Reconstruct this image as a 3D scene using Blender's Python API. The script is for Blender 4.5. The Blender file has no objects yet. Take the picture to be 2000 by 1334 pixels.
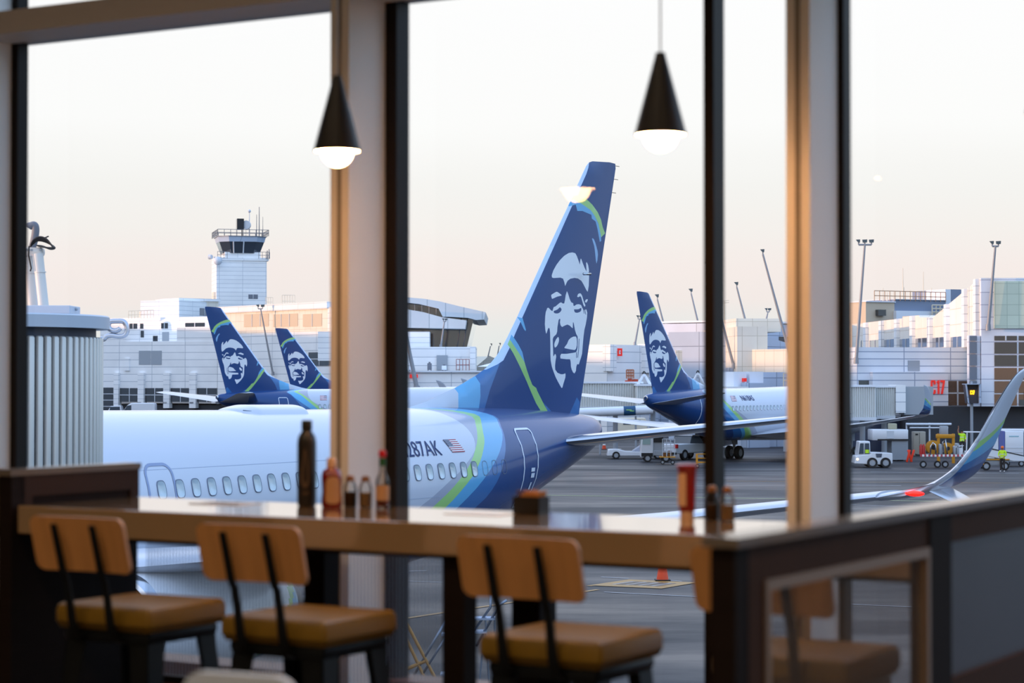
import bpy, bmesh, math, random
from mathutils import Vector, Matrix, geometry
from math import sin, cos, pi, radians, atan2, sqrt
random.seed(7)
SC = bpy.context.scene
COL = SC.collection
F = 4100.0            # focal length in pixels of a 2000 px wide frame
CAMZ = 6.5            # eye above the apron
FLZ = 5.0             # floor of the concourse
PITCH = atan2(69, F)

# ---------- measuring: a pixel of the photograph -> a point at a true distance ----------
def ray(x, y):
    a, b, c = (x - 1000), F, -(y - 667.0)
    return Vector((a, b * cos(PITCH) - c * sin(PITCH), b * sin(PITCH) + c * cos(PITCH)))
def W(x, y, Y):
    r = ray(x, y); t = Y / r.y
    return Vector((r.x * t, Y, CAMZ + r.z * t))
def G(x, y, z=0.0):
    r = ray(x, y); t = (z - CAMZ) / r.z
    return Vector((r.x * t, r.y * t, z))

# ---------- materials ----------
def lin(h):
    h = h.lstrip('#'); o = []
    for i in (0, 2, 4):
        v = int(h[i:i + 2], 16) / 255
        o.append(v / 12.92 if v <= .04045 else ((v + .055) / 1.055) ** 2.4)
    return (*o, 1)
MATS = {}
def mat(name, col, rough=.5, metal=0, emit=None, es=0, coat=0, noise=0, nscale=5, alpha=1, spec=.5, trans=0, ior=1.45, stretch=None):
    if name in MATS: return MATS[name]
    m = bpy.data.materials.new(name); m.use_nodes = True
    nt = m.node_tree; b = nt.nodes['Principled BSDF']
    c = lin(col) if isinstance(col, str) else (*col, 1)
    b.inputs['Base Color'].default_value = c
    b.inputs['Roughness'].default_value = rough
    b.inputs['Metallic'].default_value = metal
    b.inputs['Coat Weight'].default_value = coat
    b.inputs['Coat Roughness'].default_value = .06
    b.inputs['Specular IOR Level'].default_value = spec
    b.inputs['Transmission Weight'].default_value = trans
    b.inputs['IOR'].default_value = ior
    if emit:
        b.inputs['Emission Color'].default_value = lin(emit); b.inputs['Emission Strength'].default_value = es
    if noise:
        tc = nt.nodes.new('ShaderNodeTexCoord'); n = nt.nodes.new('ShaderNodeTexNoise')
        mp = nt.nodes.new('ShaderNodeMapping')
        if stretch: mp.inputs['Scale'].default_value = stretch
        n.inputs['Scale'].default_value = nscale; n.inputs['Detail'].default_value = 5
        mx = nt.nodes.new('ShaderNodeMix'); mx.data_type = 'RGBA'
        mx.inputs[6].default_value = tuple(v * (1 - noise) for v in c[:3]) + (1,)
        mx.inputs[7].default_value = tuple(min(1, v * (1 + noise)) for v in c[:3]) + (1,)
        nt.links.new(tc.outputs['Object'], mp.inputs[0]); nt.links.new(mp.outputs[0], n.inputs['Vector'])
        nt.links.new(n.outputs['Fac'], mx.inputs[0]); nt.links.new(mx.outputs[2], b.inputs['Base Color'])
    MATS[name] = m
    return m
def panelmat(name, col, bw, bh, mortar='#8f959c', ms=.02, offset=0.0, var=.05, rough=.45):
    """cladding: painted panels with fine joints, laid out in the object's own X/Z"""
    if name in MATS: return MATS[name]
    m = mat(name, col, rough); nt = m.node_tree; b = nt.nodes['Principled BSDF']
    tc = nt.nodes.new('ShaderNodeTexCoord'); sp = nt.nodes.new('ShaderNodeSeparateXYZ')
    ad = nt.nodes.new('ShaderNodeMath'); ad.operation = 'ADD'; cb = nt.nodes.new('ShaderNodeCombineXYZ')
    br = nt.nodes.new('ShaderNodeTexBrick')
    nt.links.new(tc.outputs['Object'], sp.inputs[0])
    nt.links.new(sp.outputs[0], ad.inputs[0]); nt.links.new(sp.outputs[1], ad.inputs[1])
    nt.links.new(ad.outputs[0], cb.inputs[0]); nt.links.new(sp.outputs[2], cb.inputs[1])
    nt.links.new(cb.outputs[0], br.inputs['Vector'])
    br.offset = offset; br.inputs['Scale'].default_value = 1
    br.inputs['Brick Width'].default_value = bw; br.inputs['Row Height'].default_value = bh
    br.inputs['Mortar Size'].default_value = ms; br.inputs['Mortar Smooth'].default_value = .4
    c = lin(col)
    br.inputs['Color1'].default_value = tuple(v * (1 - var) for v in c[:3]) + (1,)
    br.inputs['Color2'].default_value = tuple(min(1, v * (1 + var)) for v in c[:3]) + (1,)
    br.inputs['Mortar'].default_value = lin(mortar)
    n = nt.nodes.new('ShaderNodeTexNoise'); n.inputs['Scale'].default_value = .35; n.inputs['Detail'].default_value = 6
    nt.links.new(tc.outputs['Object'], n.inputs['Vector'])
    rp = nt.nodes.new('ShaderNodeMapRange'); rp.inputs[3].default_value = .86; rp.inputs[4].default_value = 1.08
    nt.links.new(n.outputs['Fac'], rp.inputs[0])
    mx = nt.nodes.new('ShaderNodeVectorMath'); mx.operation = 'SCALE'
    nt.links.new(br.outputs['Color'], mx.inputs[0]); nt.links.new(rp.outputs[0], mx.inputs['Scale'])
    nt.links.new(mx.outputs[0], b.inputs['Base Color'])
    return m
def glassmat(name, tint=(1, 1, 1), rough=0.0, ior=1.5):
    if name in MATS: return MATS[name]
    m = bpy.data.materials.new(name); m.use_nodes = True; nt = m.node_tree; nt.nodes.clear()
    o = nt.nodes.new('ShaderNodeOutputMaterial'); t = nt.nodes.new('ShaderNodeBsdfTransparent')
    g = nt.nodes.new('ShaderNodeBsdfGlossy'); fr = nt.nodes.new('ShaderNodeFresnel'); mx = nt.nodes.new('ShaderNodeMixShader')
    t.inputs[0].default_value = (*tint, 1); g.inputs['Roughness'].default_value = rough; fr.inputs[0].default_value = ior
    nt.links.new(fr.outputs[0], mx.inputs[0]); nt.links.new(t.outputs[0], mx.inputs[1]); nt.links.new(g.outputs[0], mx.inputs[2])
    nt.links.new(mx.outputs[0], o.inputs[0]); MATS[name] = m
    return m

# ---------- mesh collecting ----------
class MB:
    def __init__(s): s.v = []; s.f = []; s.m = []; s.mi = 0
    def add(s, vs, fs, mi=None):
        k = len(s.v); s.v += [tuple(v) for v in vs]; s.f += [tuple(i + k for i in f) for f in fs]
        s.m += [s.mi if mi is None else mi] * len(fs); return s
    def box(s, x0, x1, y0, y1, z0, z1, mi=None, M=None):
        vs = [Vector((x, y, z)) for z in (z0, z1) for x, y in ((x0, y0), (x1, y0), (x1, y1), (x0, y1))]
        if M: vs = [M @ v for v in vs]
        return s.add(vs, [(3, 2, 1, 0), (4, 5, 6, 7), (0, 1, 5, 4), (1, 2, 6, 5), (2, 3, 7, 6), (3, 0, 4, 7)], mi)
    def rbox(s, x0, x1, y0, y1, z0, z1, r, mi=None, M=None, n=3):
        """box with rounded vertical edges and a small softened top/bottom"""
        pts = []
        for cx, cy, a0 in ((x1 - r, y1 - r, 0), (x0 + r, y1 - r, 90), (x0 + r, y0 + r, 180), (x1 - r, y0 + r, 270)):
            for k in range(n + 1):
                a = radians(a0 + 90 * k / n); pts.append((cx, cy, cos(a) * r, sin(a) * r))
        e = min(r, (z1 - z0) / 3)
        rows = []
        for z, sc in ((z0, 1 - .6 * e / r), (z0 + e, 1), (z1 - e, 1), (z1 - e * .3, 1 - .3 * e / r), (z1, 1 - .8 * e / r)):
            rows.append([Vector((cx + dx * sc - (0 if sc == 1 else 0), cy + dy * sc, z)) for cx, cy, dx, dy in pts])
        vs = [v for r_ in rows for v in r_]
        if M: vs = [M @ v for v in vs]
        N = len(pts); fs = []
        for i in range(len(rows) - 1):
            for j in range(N): fs.append((i * N + j, i * N + (j + 1) % N, (i + 1) * N + (j + 1) % N, (i + 1) * N + j))
        fs.append(tuple(reversed(range(N)))); fs.append(tuple((len(rows) - 1) * N + j for j in range(N)))
        return s.add(vs, fs, mi)
    def cyl(s, p0, p1, r0, r1=None, n=12, mi=None, cap=True):
        r1 = r0 if r1 is None else r1
        p0 = Vector(p0); p1 = Vector(p1); d = (p1 - p0).normalized()
        a = d.orthogonal().normalized(); b = d.cross(a)
        vs = [p + (a * cos(2 * pi * k / n) + b * sin(2 * pi * k / n)) * r for p, r in ((p0, r0), (p1, r1)) for k in range(n)]
        fs = [(k, (k + 1) % n, n + (k + 1) % n, n + k) for k in range(n)]
        if cap: fs += [tuple(reversed(range(n))), tuple(range(n, 2 * n))]
        return s.add(vs, fs, mi)
    def tube(s, pts, r, n=8, mi=None, closed=False):
        pts = [Vector(p) for p in pts]; N = len(pts); rings = []; a = None
        for i, p in enumerate(pts):
            q0 = pts[(i - 1) % N] if (closed or i) else p; q1 = pts[(i + 1) % N] if (closed or i < N - 1) else p
            d = (q1 - q0).normalized()
            a = d.orthogonal().normalized() if a is None else (a - d * a.dot(d)).normalized()
            b = d.cross(a); rr = r[i] if isinstance(r, (list, tuple)) else r
            rings.append([p + (a * cos(2 * pi * k / n) + b * sin(2 * pi * k / n)) * rr for k in range(n)])
        vs = [v for g in rings for v in g]; fs = []
        for i in range(N if closed else N - 1):
            i2 = (i + 1) % N
            fs += [(i * n + k, i * n + (k + 1) % n, i2 * n + (k + 1) % n, i2 * n + k) for k in range(n)]
        if not closed: fs += [tuple(reversed(range(n))), tuple((N - 1) * n + k for k in range(n))]
        return s.add(vs, fs, mi)
    def lathe(s, prof, n=24, mi=None, c=(0, 0, 0), M=None, cap=True):
        vs = []; c = Vector(c)
        for r, z in prof:
            vs += [c + Vector((r * cos(2 * pi * k / n), r * sin(2 * pi * k / n), z)) for k in range(n)]
        if M: vs = [M @ v for v in vs]
        fs = []
        for i in range(len(prof) - 1):
            fs += [(i * n + k, i * n + (k + 1) % n, (i + 1) * n + (k + 1) % n, (i + 1) * n + k) for k in range(n)]
        if cap:
            if prof[0][0] > 1e-4: fs.append(tuple(reversed(range(n))))
            if prof[-1][0] > 1e-4: fs.append(tuple((len(prof) - 1) * n + k for k in range(n)))
        return s.add(vs, fs, mi)
    def prism(s, poly, y0, y1, mi=None, M=None, axis='y'):
        """polygon in x/z swept along y (or x/y polygon swept along z)"""
        if axis == 'y': vs = [Vector((x, y, z)) for y in (y0, y1) for x, z in poly]
        elif axis == 'x': vs = [Vector((y, x, z)) for y in (y0, y1) for x, z in poly]
        else: vs = [Vector((x, z, y)) for y in (y0, y1) for x, z in poly]
        if M: vs = [M @ v for v in vs]
        n = len(poly)
        fs = [tuple(range(n)), tuple(reversed(range(n, 2 * n)))] + [(k, n + k, n + (k + 1) % n, (k + 1) % n) for k in range(n)]
        return s.add(vs, fs, mi)
    def sphere(s, c, r, n=12, mi=None, sc=(1, 1, 1)):
        prof = [(max(1e-5, r * sin(pi * k / (n // 2))), -r * cos(pi * k / (n // 2))) for k in range(n // 2 + 1)]
        M = Matrix.Translation(Vector(c)) @ Matrix.Diagonal((*sc, 1))
        return s.lathe(prof, n, mi, M=M, cap=False)
    def build(s, name, mats, parent=None, smooth=False, loc=None, fix=True):
        me = bpy.data.meshes.new(name); me.from_pydata(s.v, [], s.f)
        if not isinstance(mats, (list, tuple)): mats = [mats]
        for m in mats: me.materials.append(m)
        me.polygons.foreach_set('material_index', s.m)
        if fix:
            bm = bmesh.new(); bm.from_mesh(me); bmesh.ops.recalc_face_normals(bm, faces=bm.faces); bm.to_mesh(me); bm.free()
        if smooth is not False:
            me.polygons.foreach_set('use_smooth', [True] * len(me.polygons))
            if smooth is not True: me.set_sharp_from_angle(angle=radians(smooth))
        me.update()
        o = bpy.data.objects.new(name, me); COL.objects.link(o)
        if parent: o.parent = parent
        if loc is not None: o.location = loc
        return o
def thing(name, label, cat, loc=(0, 0, 0), rz=0, group=None):
    o = bpy.data.objects.new(name, None); COL.objects.link(o); o.empty_display_size = .2
    o.location = loc; o.rotation_euler = (0, 0, rz); o['label'] = label; o['category'] = cat
    if group: o['group'] = group
    return o
def tag(o, label, cat, group=None, kind=None):
    if label: o['label'] = label
    if cat: o['category'] = cat
    if group: o['group'] = group
    if kind: o['kind'] = kind
    return o
def struct(o): o['kind'] = 'structure'; return o
def copytree(o, parent=None):
    c = o.copy(); COL.objects.link(c); c.parent = parent
    for ch in list(o.children): copytree(ch, c)
    return c
def text_mesh(s, size=1, ext=0.01, sx=1.0, bold=0.0):
    cu = bpy.data.curves.new('t', 'FONT'); cu.body = s; cu.size = size; cu.extrude = ext; cu.offset = bold
    cu.align_x = 'CENTER'; cu.align_y = 'CENTER'; cu.resolution_u = 4
    ob = bpy.data.objects.new('t', cu); COL.objects.link(ob)
    dg = bpy.context.evaluated_depsgraph_get(); dg.update()
    me = bpy.data.meshes.new_from_object(ob.evaluated_get(dg))
    bm = bmesh.new(); bm.from_mesh(me); bmesh.ops.remove_doubles(bm, verts=bm.verts, dist=1e-5)
    for k in range(-5, 6):
        bmesh.ops.bisect_plane(bm, geom=bm.verts[:] + bm.edges[:] + bm.faces[:], plane_co=(0, k * size * .1, 0), plane_no=(0, 1, 0))
    bm.to_mesh(me); bm.free()
    vs = [(v.co.x * sx, v.co.y, v.co.z) for v in me.vertices]; fs = [tuple(p.vertices) for p in me.polygons]
    bpy.data.objects.remove(ob); bpy.data.curves.remove(cu); bpy.data.meshes.remove(me)
    return vs, fs
def pip(x, y, poly):
    c = False; j = len(poly) - 1
    for i in range(len(poly)):
        xi, yi = poly[i]; xj, yj = poly[j]
        if (yi > y) != (yj > y) and x < (xj - xi) * (y - yi) / (yj - yi) + xi: c = not c
        j = i
    return c
def smoothpoly(p, k=2):
    n = len(p); out = []
    for i in range(n):
        p0, p1, p2, p3 = p[i - 1], p[i], p[(i + 1) % n], p[(i + 2) % n]
        for j in range(k):
            t = j / k
            out.append(tuple(.5 * ((2 * b) + (-a + c) * t + (2 * a - 5 * b + 4 * c - d) * t * t + (-a + 3 * b - 3 * c + d) * t ** 3)
                             for a, b, c, d in zip(p0, p1, p2, p3)))
    return out
def cdt_paint(outline, layers, fmap, grid, mb, flip=False):
    """triangulate the outlined skin so that its painted shapes have clean edges; layers = [(polygon, material index)]"""
    pts = []; edges = []
    for poly in [outline] + [l[0] for l in layers]:
        k = len(pts); pts += [Vector(p) for p in poly]; n = len(poly)
        edges += [(k + i, k + (i + 1) % n) for i in range(n)]
    xs = [p[0] for p in outline]; ys = [p[1] for p in outline]
    x = min(xs) + grid * .5
    while x < max(xs):
        y = min(ys) + grid * .5
        while y < max(ys):
            if pip(x, y, outline): pts.append(Vector((x, y)))
            y += grid
        x += grid
    r = geometry.delaunay_2d_cdt(pts, edges, [], 0, 1e-5)
    vs, fs = r[0], r[2]
    use = []; mi = []
    for f in fs:
        cx = sum(vs[i].x for i in f) / len(f); cy = sum(vs[i].y for i in f) / len(f)
        if not pip(cx, cy, outline): continue
        m = 0
        for poly, k in layers:
            if pip(cx, cy, poly): m = k
        use.append(tuple(reversed(f)) if flip else tuple(f)); mi.append(m)
    k = len(mb.v); mb.v += [tuple(fmap(v.x, v.y)) for v in vs]
    mb.f += [tuple(i + k for i in f) for f in use]; mb.m += mi
def interp(x, tab):
    if x <= tab[0][0]: return tab[0][1]
    for (a, fa), (b, fb) in zip(tab, tab[1:]):
        if x <= b: return fa + (fb - fa) * (x - a) / (b - a)
    return tab[-1][1]
def sinterp(x, tab):
    """smooth (monotone-ish Catmull) interpolation"""
    if x <= tab[0][0]: return tab[0][1]
    if x >= tab[-1][0]: return tab[-1][1]
    for i in range(len(tab) - 1):
        if x <= tab[i + 1][0]:
            (a, fa), (b, fb) = tab[i], tab[i + 1]; h = b - a; t = (x - a) / h
            m0 = (fb - fa) / h if i == 0 else .5 * ((fb - fa) / h + (fa - tab[i - 1][1]) / (a - tab[i - 1][0]))
            m1 = (fb - fa) / h if i + 2 >= len(tab) else .5 * ((fb - fa) / h + (tab[i + 2][1] - fb) / (tab[i + 2][0] - b))
            return (2 * t ** 3 - 3 * t * t + 1) * fa + (t ** 3 - 2 * t * t + t) * h * m0 + (-2 * t ** 3 + 3 * t * t) * fb + (t ** 3 - t * t) * h * m1
# =====================================================================================
# AIRLINERS   (local frame: x aft, y to starboard, z up; origin below the fin's rear foot)
# =====================================================================================
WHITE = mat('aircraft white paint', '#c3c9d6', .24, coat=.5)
NAVY = mat('aircraft navy paint', '#18417a', .26, coat=.22, spec=.4)
BLUE = mat('aircraft mid blue paint', '#2567a6', .2, coat=.6)
LBLUE = mat('aircraft light blue paint', '#57a8d8', .2, coat=.6)
GREEN = mat('aircraft lime green paint', '#9dcf78', .22, coat=.5)
GREYP = mat('aircraft grey paint', '#a4a9ba', .25, coat=.4)
FACE = mat('aircraft emblem white paint', '#e4e8ef', .22, coat=.5)
METAL = mat('bare polished aluminium', '#c4c8ce', .16, 1)
DMETAL = mat('dark exhaust metal', '#4a4a4c', .35, .9)
TYRE = mat('black tyre rubber', '#17171a', .7)
GEARM = mat('landing gear grey paint', '#9aa0a8', .4)
WINGP = mat('wing grey paint', '#b4b9c2', .3, coat=.3)
WINGLE = mat('wing leading edge metal', '#c9ced8', .32, .45)
LINE = mat('thin dark panel line', '#6a7484', .5)
DARKH = mat('dark opening', '#0d0f13', .6)

TH = atan2(4100, 2668)
AFT = Vector((cos(TH), sin(TH), 0)); STB = Vector((-sin(TH), cos(TH), 0))
T0 = Vector((130 / 4100 * 59.85, 59.85, 0))
def pl(x, y, p=0.0):
    """pixel -> (aft, up) on the plane lying p metres to port of the near airliner's centreline"""
    r = ray(x, y); c = Vector((0, 0, CAMZ)); o = T0 - STB * p
    t = (o - c).dot(STB) / r.dot(STB); q = c + r * t - T0
    return (q.dot(AFT), q.z)

CROWN = [(-42, 3.3), (-41.2, 4.1), (-39.5, 4.95), (-37.5, 5.55), (-35, 5.72), (-10, 5.72), (-6, 5.70), (-3, 5.62), (-1, 5.5), (.3, 5.39), (.7, 5.3), (.95, 5.15)]
KEEL = [(-42, 3.2), (-41.2, 2.5), (-39, 1.95), (-36, 1.72), (-12, 1.70), (-9, 1.82), (-7, 2.14), (-5, 2.66), (-3, 3.30), (-1, 3.94), (0, 4.26), (.5, 4.46), (.8, 4.68), (.95, 4.95)]
HALFW = [(-42, .06), (-41.2, .75), (-39, 1.5), (-36, 1.86), (-12, 1.88), (-9, 1.85), (-7, 1.74), (-5, 1.52), (-3, 1.2), (-1, .86), (0, .62), (.5, .46), (.8, .28), (.95, .05)]
def fus(s, th, off=0.0, sh=0.0):
    """point of the skin; th from the crown (0) over the port side (+) to the keel (pi)"""
    q = s
    zc = sinterp(q, CROWN); zk = sinterp(q, KEEL); w = sinterp(q, HALFW)
    zm = (zc + zk) / 2 + .04; h1 = zc - zm; h2 = zm - zk
    c = cos(th)
    z = zm + (h1 + off) * c if c > 0 else zm + (h2 + off) * c
    return Vector((s + sh, -(w + off) * sin(th), z))
def fus_hit(x, y):
    """where the line of sight of a pixel meets the port skin -> (s, th)"""
    p = 1.6
    for _ in range(30):
        s, z = pl(x, y, p)
        zc = sinterp(s, CROWN); zk = sinterp(s, KEEL); zm = (zc + zk) / 2 + .04
        h = (zc - zm) if z > zm else (zm - zk)
        c = max(-1, min(1, (z - zm) / h)); th = math.acos(c)
        p = p * .4 + .6 * sinterp(s, HALFW) * sin(th)
    return s, th
def band(pix, top_s, bot):
    pts = sorted([(th, s) for s, th in (fus_hit(*q) for q in pix)])
    out = [pts[0]]
    for q in pts[1:]:
        if q[0] > out[-1][0] + .03: out.append(q)
    if out[0][0] > .02: out = [(0.0, top_s)] + out
    (t0, s0), (t1, s1) = out[-3], out[-1]
    g = (s1 - s0) / (t1 - t0)
    out.append(((t1 + pi) / 2, s1 + g * (pi - t1) * .5 * .8)); out.append((pi, out[-1][1] + bot))
    return out
B0 = band([(927, 885), (921, 892.5), (912.7, 903), (900, 919.5), (877.5, 940.5), (849, 967.5), (820.5, 990)], -8.1, -1.0)
B1 = band([(918.5, 812), (929.5, 831), (932, 845), (932, 862.5), (927.7, 880.5), (922.5, 897), (913.5, 915), (902, 931.5), (883.5, 954), (864, 973.5), (846, 990)], -8.7, -.9)
B2 = band([(928, 808.7), (940.6, 827.6), (942.7, 840), (946.5, 862.5), (944, 879), (939, 898.5), (930, 918), (919.5, 936), (904.5, 954), (889.5, 972), (871.5, 990)], -8.5, -.9)
B3 = band([(962.6, 812), (975, 831), (981, 845), (981, 862.5), (975, 885), (963, 909), (949.5, 930), (933, 951), (913.5, 972), (894, 991.5)], -7.2, -.9)
B4 = band([(966, 812), (978, 831), (983.5, 845), (987, 862.5), (987.5, 879), (984, 900), (976.5, 928.5), (963, 954), (948, 973.5), (927, 993)], -7.1, -.9)

def make_fuselage(nose_cut=0.0):
    """skin in columns that follow the painted swoops; nose_cut shortens the parallel part"""
    N = 72; mb = MB(); nseg = [26, 1, 2, 3, 2, 16]
    cols = []
    for k in range(N):
        th = -pi + 2 * pi * k / N; a = abs(th)
        b = [sinterp(a, B0), sinterp(a, B1), sinterp(a, B2), sinterp(a, B3), sinterp(a, B4)]
        if b[0] > b[1] - .005: b[0] = b[1] - .005
        for i in range(1, 5): b[i] = max(b[i], b[i - 1] + .005)
        st = [-41.9, -41.5, -41, -40.3, -39.5, -38.5, -37, -35.5]
        m = [0] * 8
        rest = [-35.5 + (b[0] + 35.5) * j / 18 for j in range(1, 19)]
        st += rest; m += [0] * 17
        ms = [0] * (len(st) - 1)
        for i, (lo, hi, n, mi) in enumerate([(b[0], b[1], 1, 1), (b[1], b[2], 2, 2), (b[2], b[3], 3, 3), (b[3], b[4], 2, 4), (b[4], .95, 26, 5)]):
            for j in range(1, n + 1):
                st.append(lo + (hi - lo) * (j / n) ** (1 if i < 4 else .85)); ms.append(mi)
        cols.append([fus(s, th) for s in st])
    L = len(cols[0])
    if nose_cut:
        for c in cols:
            for v in c:
                if v.x < -35: v.x += nose_cut
                elif v.x < -14: v.x = -14 + (v.x + 14) * (21 - nose_cut) / 21
    vs = [v for c in cols for v in c]; fs = []; mm = []
    for k in range(N):
        k2 = (k + 1) % N
        for j in range(L - 1):
            fs.append((k * L + j, k2 * L + j, k2 * L + j + 1, k * L + j + 1)); mm.append(ms[j])
    fs.append(tuple(k * L for k in range(N))); mm.append(0)
    fs.append(tuple(reversed([k * L + L - 1 for k in range(N)]))); mm.append(5)
    mb.v = [tuple(v) for v in vs]; mb.f = fs; mb.m = mm
    return mb

# ---- fin: outline and painted shapes measured on the near tail, in aircraft metres ----
def Z4(pts): return [pl(1040 + x / 8.3375, 480 + y / 8.3375, .15) for x, y in pts]
def Z5(pts): return [pl(1040 + x / 8.3375, 620 + y / 8.3375, .15) for x, y in pts]
def Z6(pts): return [pl(970 + x / 6.672, 620 + y / 6.67, .15) for x, y in pts]
def Z3(pts): return [pl(1060 + x / 6.0625, 340 + y / 6.06, .15) for x, y in pts]
def PX(pts): return [pl(x, y, .12) for x, y in pts]
LEpts = [(-8.6, 5.62)] + [pl(x, y, 0) for x, y in ((800, 795), (830, 785), (890, 757), (930, 733), (945, 722), (957, 711), (970, 695), (980, 679), (991, 658.5), (1009.7, 620), (1040, 552.5), (1073, 480), (1110.5, 400), (1137.5, 340), (1145, 324), (1150, 317.5), (1157, 315))]
FIN_OUT = [(0.02, 5.2)] + [(2.1, 12.62), (2.08, 12.76), (1.7, 12.77)] + LEpts[::-1] + [(-8.6, 5.5), (-5, 5.35)]
FIN_OUT = [(0.02 - .0, 5.2), (0.02, 5.49)] + FIN_OUT[1:]
def fin_half(s, z):
    le = interp(z, [(b, a) for a, b in LEpts]); te = .02 + (z - 5.49) * (2.1 - .02) / (12.62 - 5.49)
    if z < 5.49: te = .02
    ch = max(.3, te - le); u = min(1, max(0, (s - le) / ch))
    t = 2.2 * (.2969 * sqrt(u) - .126 * u - .3516 * u * u + .2843 * u ** 3 - .1036 * u ** 4) / .2
    tm = interp(z, [(5.3, .26), (7, .24), (12.7, .085)])
    return max(.004, tm * t * .5 * 2 * .5 + 0)
FW = 6; 
STRIP = [pl(x, y, .05) for x, y in [(1155, 312), (1150, 328), (1145.8, 340), (1120, 397), (1082.6, 480), (1049.6, 553), (1024, 610), (1004.5, 653), (998.5, 668), (992.5, 681.5), (980.5, 704), (970, 711.5), (950, 722), (900, 720), (960, 660), (1080, 380), (1120, 300)]]
HAIR = Z4([(345, 515), (342, 480), (370, 400), (420, 310), (480, 230), (550, 160), (620, 118), (680, 107), (730, 120), (760, 170), (790, 250), (812, 308), (816, 250), (824, 208), (835, 215), (860, 280), (900, 370), (930, 420), (920, 280), (930, 262), (955, 310), (970, 380), (975, 500), (972, 650), (955, 748), (930, 720), (880, 630), (840, 570), (780, 532), (720, 522), (650, 535), (600, 570), (575, 620), (560, 655), (545, 590), (525, 535), (480, 518), (370, 525)])
FACEW = Z4([(590, 738), (610, 780), (640, 870), (665, 920), (700, 935), (705, 975), (720, 980), (760, 955), (800, 950), (840, 965), (862, 1010), (885, 1050), (935, 1035), (952, 1090), (947, 1170), (925, 1290)]) + \
    Z5([(905, 200), (890, 320), (880, 450), (870, 590), (850, 660), (835, 700), (815, 765), (785, 760), (770, 800), (765, 870), (740, 912), (715, 895), (690, 850), (675, 800), (668, 720), (655, 680), (590, 680), (487, 668), (482, 625), (500, 592), (600, 592), (700, 578), (755, 568), (772, 548), (785, 500), (790, 400), (785, 310), (760, 270), (735, 200), (714, 95), (704, 72), (699, 90), (697, 175), (680, 165), (640, 130), (600, 115), (550, 135), (510, 155), (485, 130), (472, 80), (478, 25), (462, 22), (450, 40), (430, 150), (425, 230), (410, 275), (365, 315), (350, 350), (352, 420), (358, 560), (362, 640), (375, 620), (390, 595), (405, 605), (412, 640), (400, 720), (395, 790), (400, 850), (440, 900), (500, 925), (540, 925), (578, 910), (583, 930), (580, 980), (550, 1080), (535, 1140), (520, 1150), (500, 1120), (450, 1040), (410, 970), (375, 890), (340, 800), (318, 700), (312, 600), (310, 450), (305, 250), (298, 185), (285, 168), (270, 180), (247, 255), (237, 262), (225, 200), (218, 100)]) + \
    Z4([(220, 1250), (225, 1150), (235, 1080), (260, 1015), (280, 1008), (320, 1050), (345, 1065), (365, 1000), (400, 985), (430, 960), (460, 935), (490, 920), (520, 940), (545, 938), (558, 880), (570, 800)])
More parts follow.
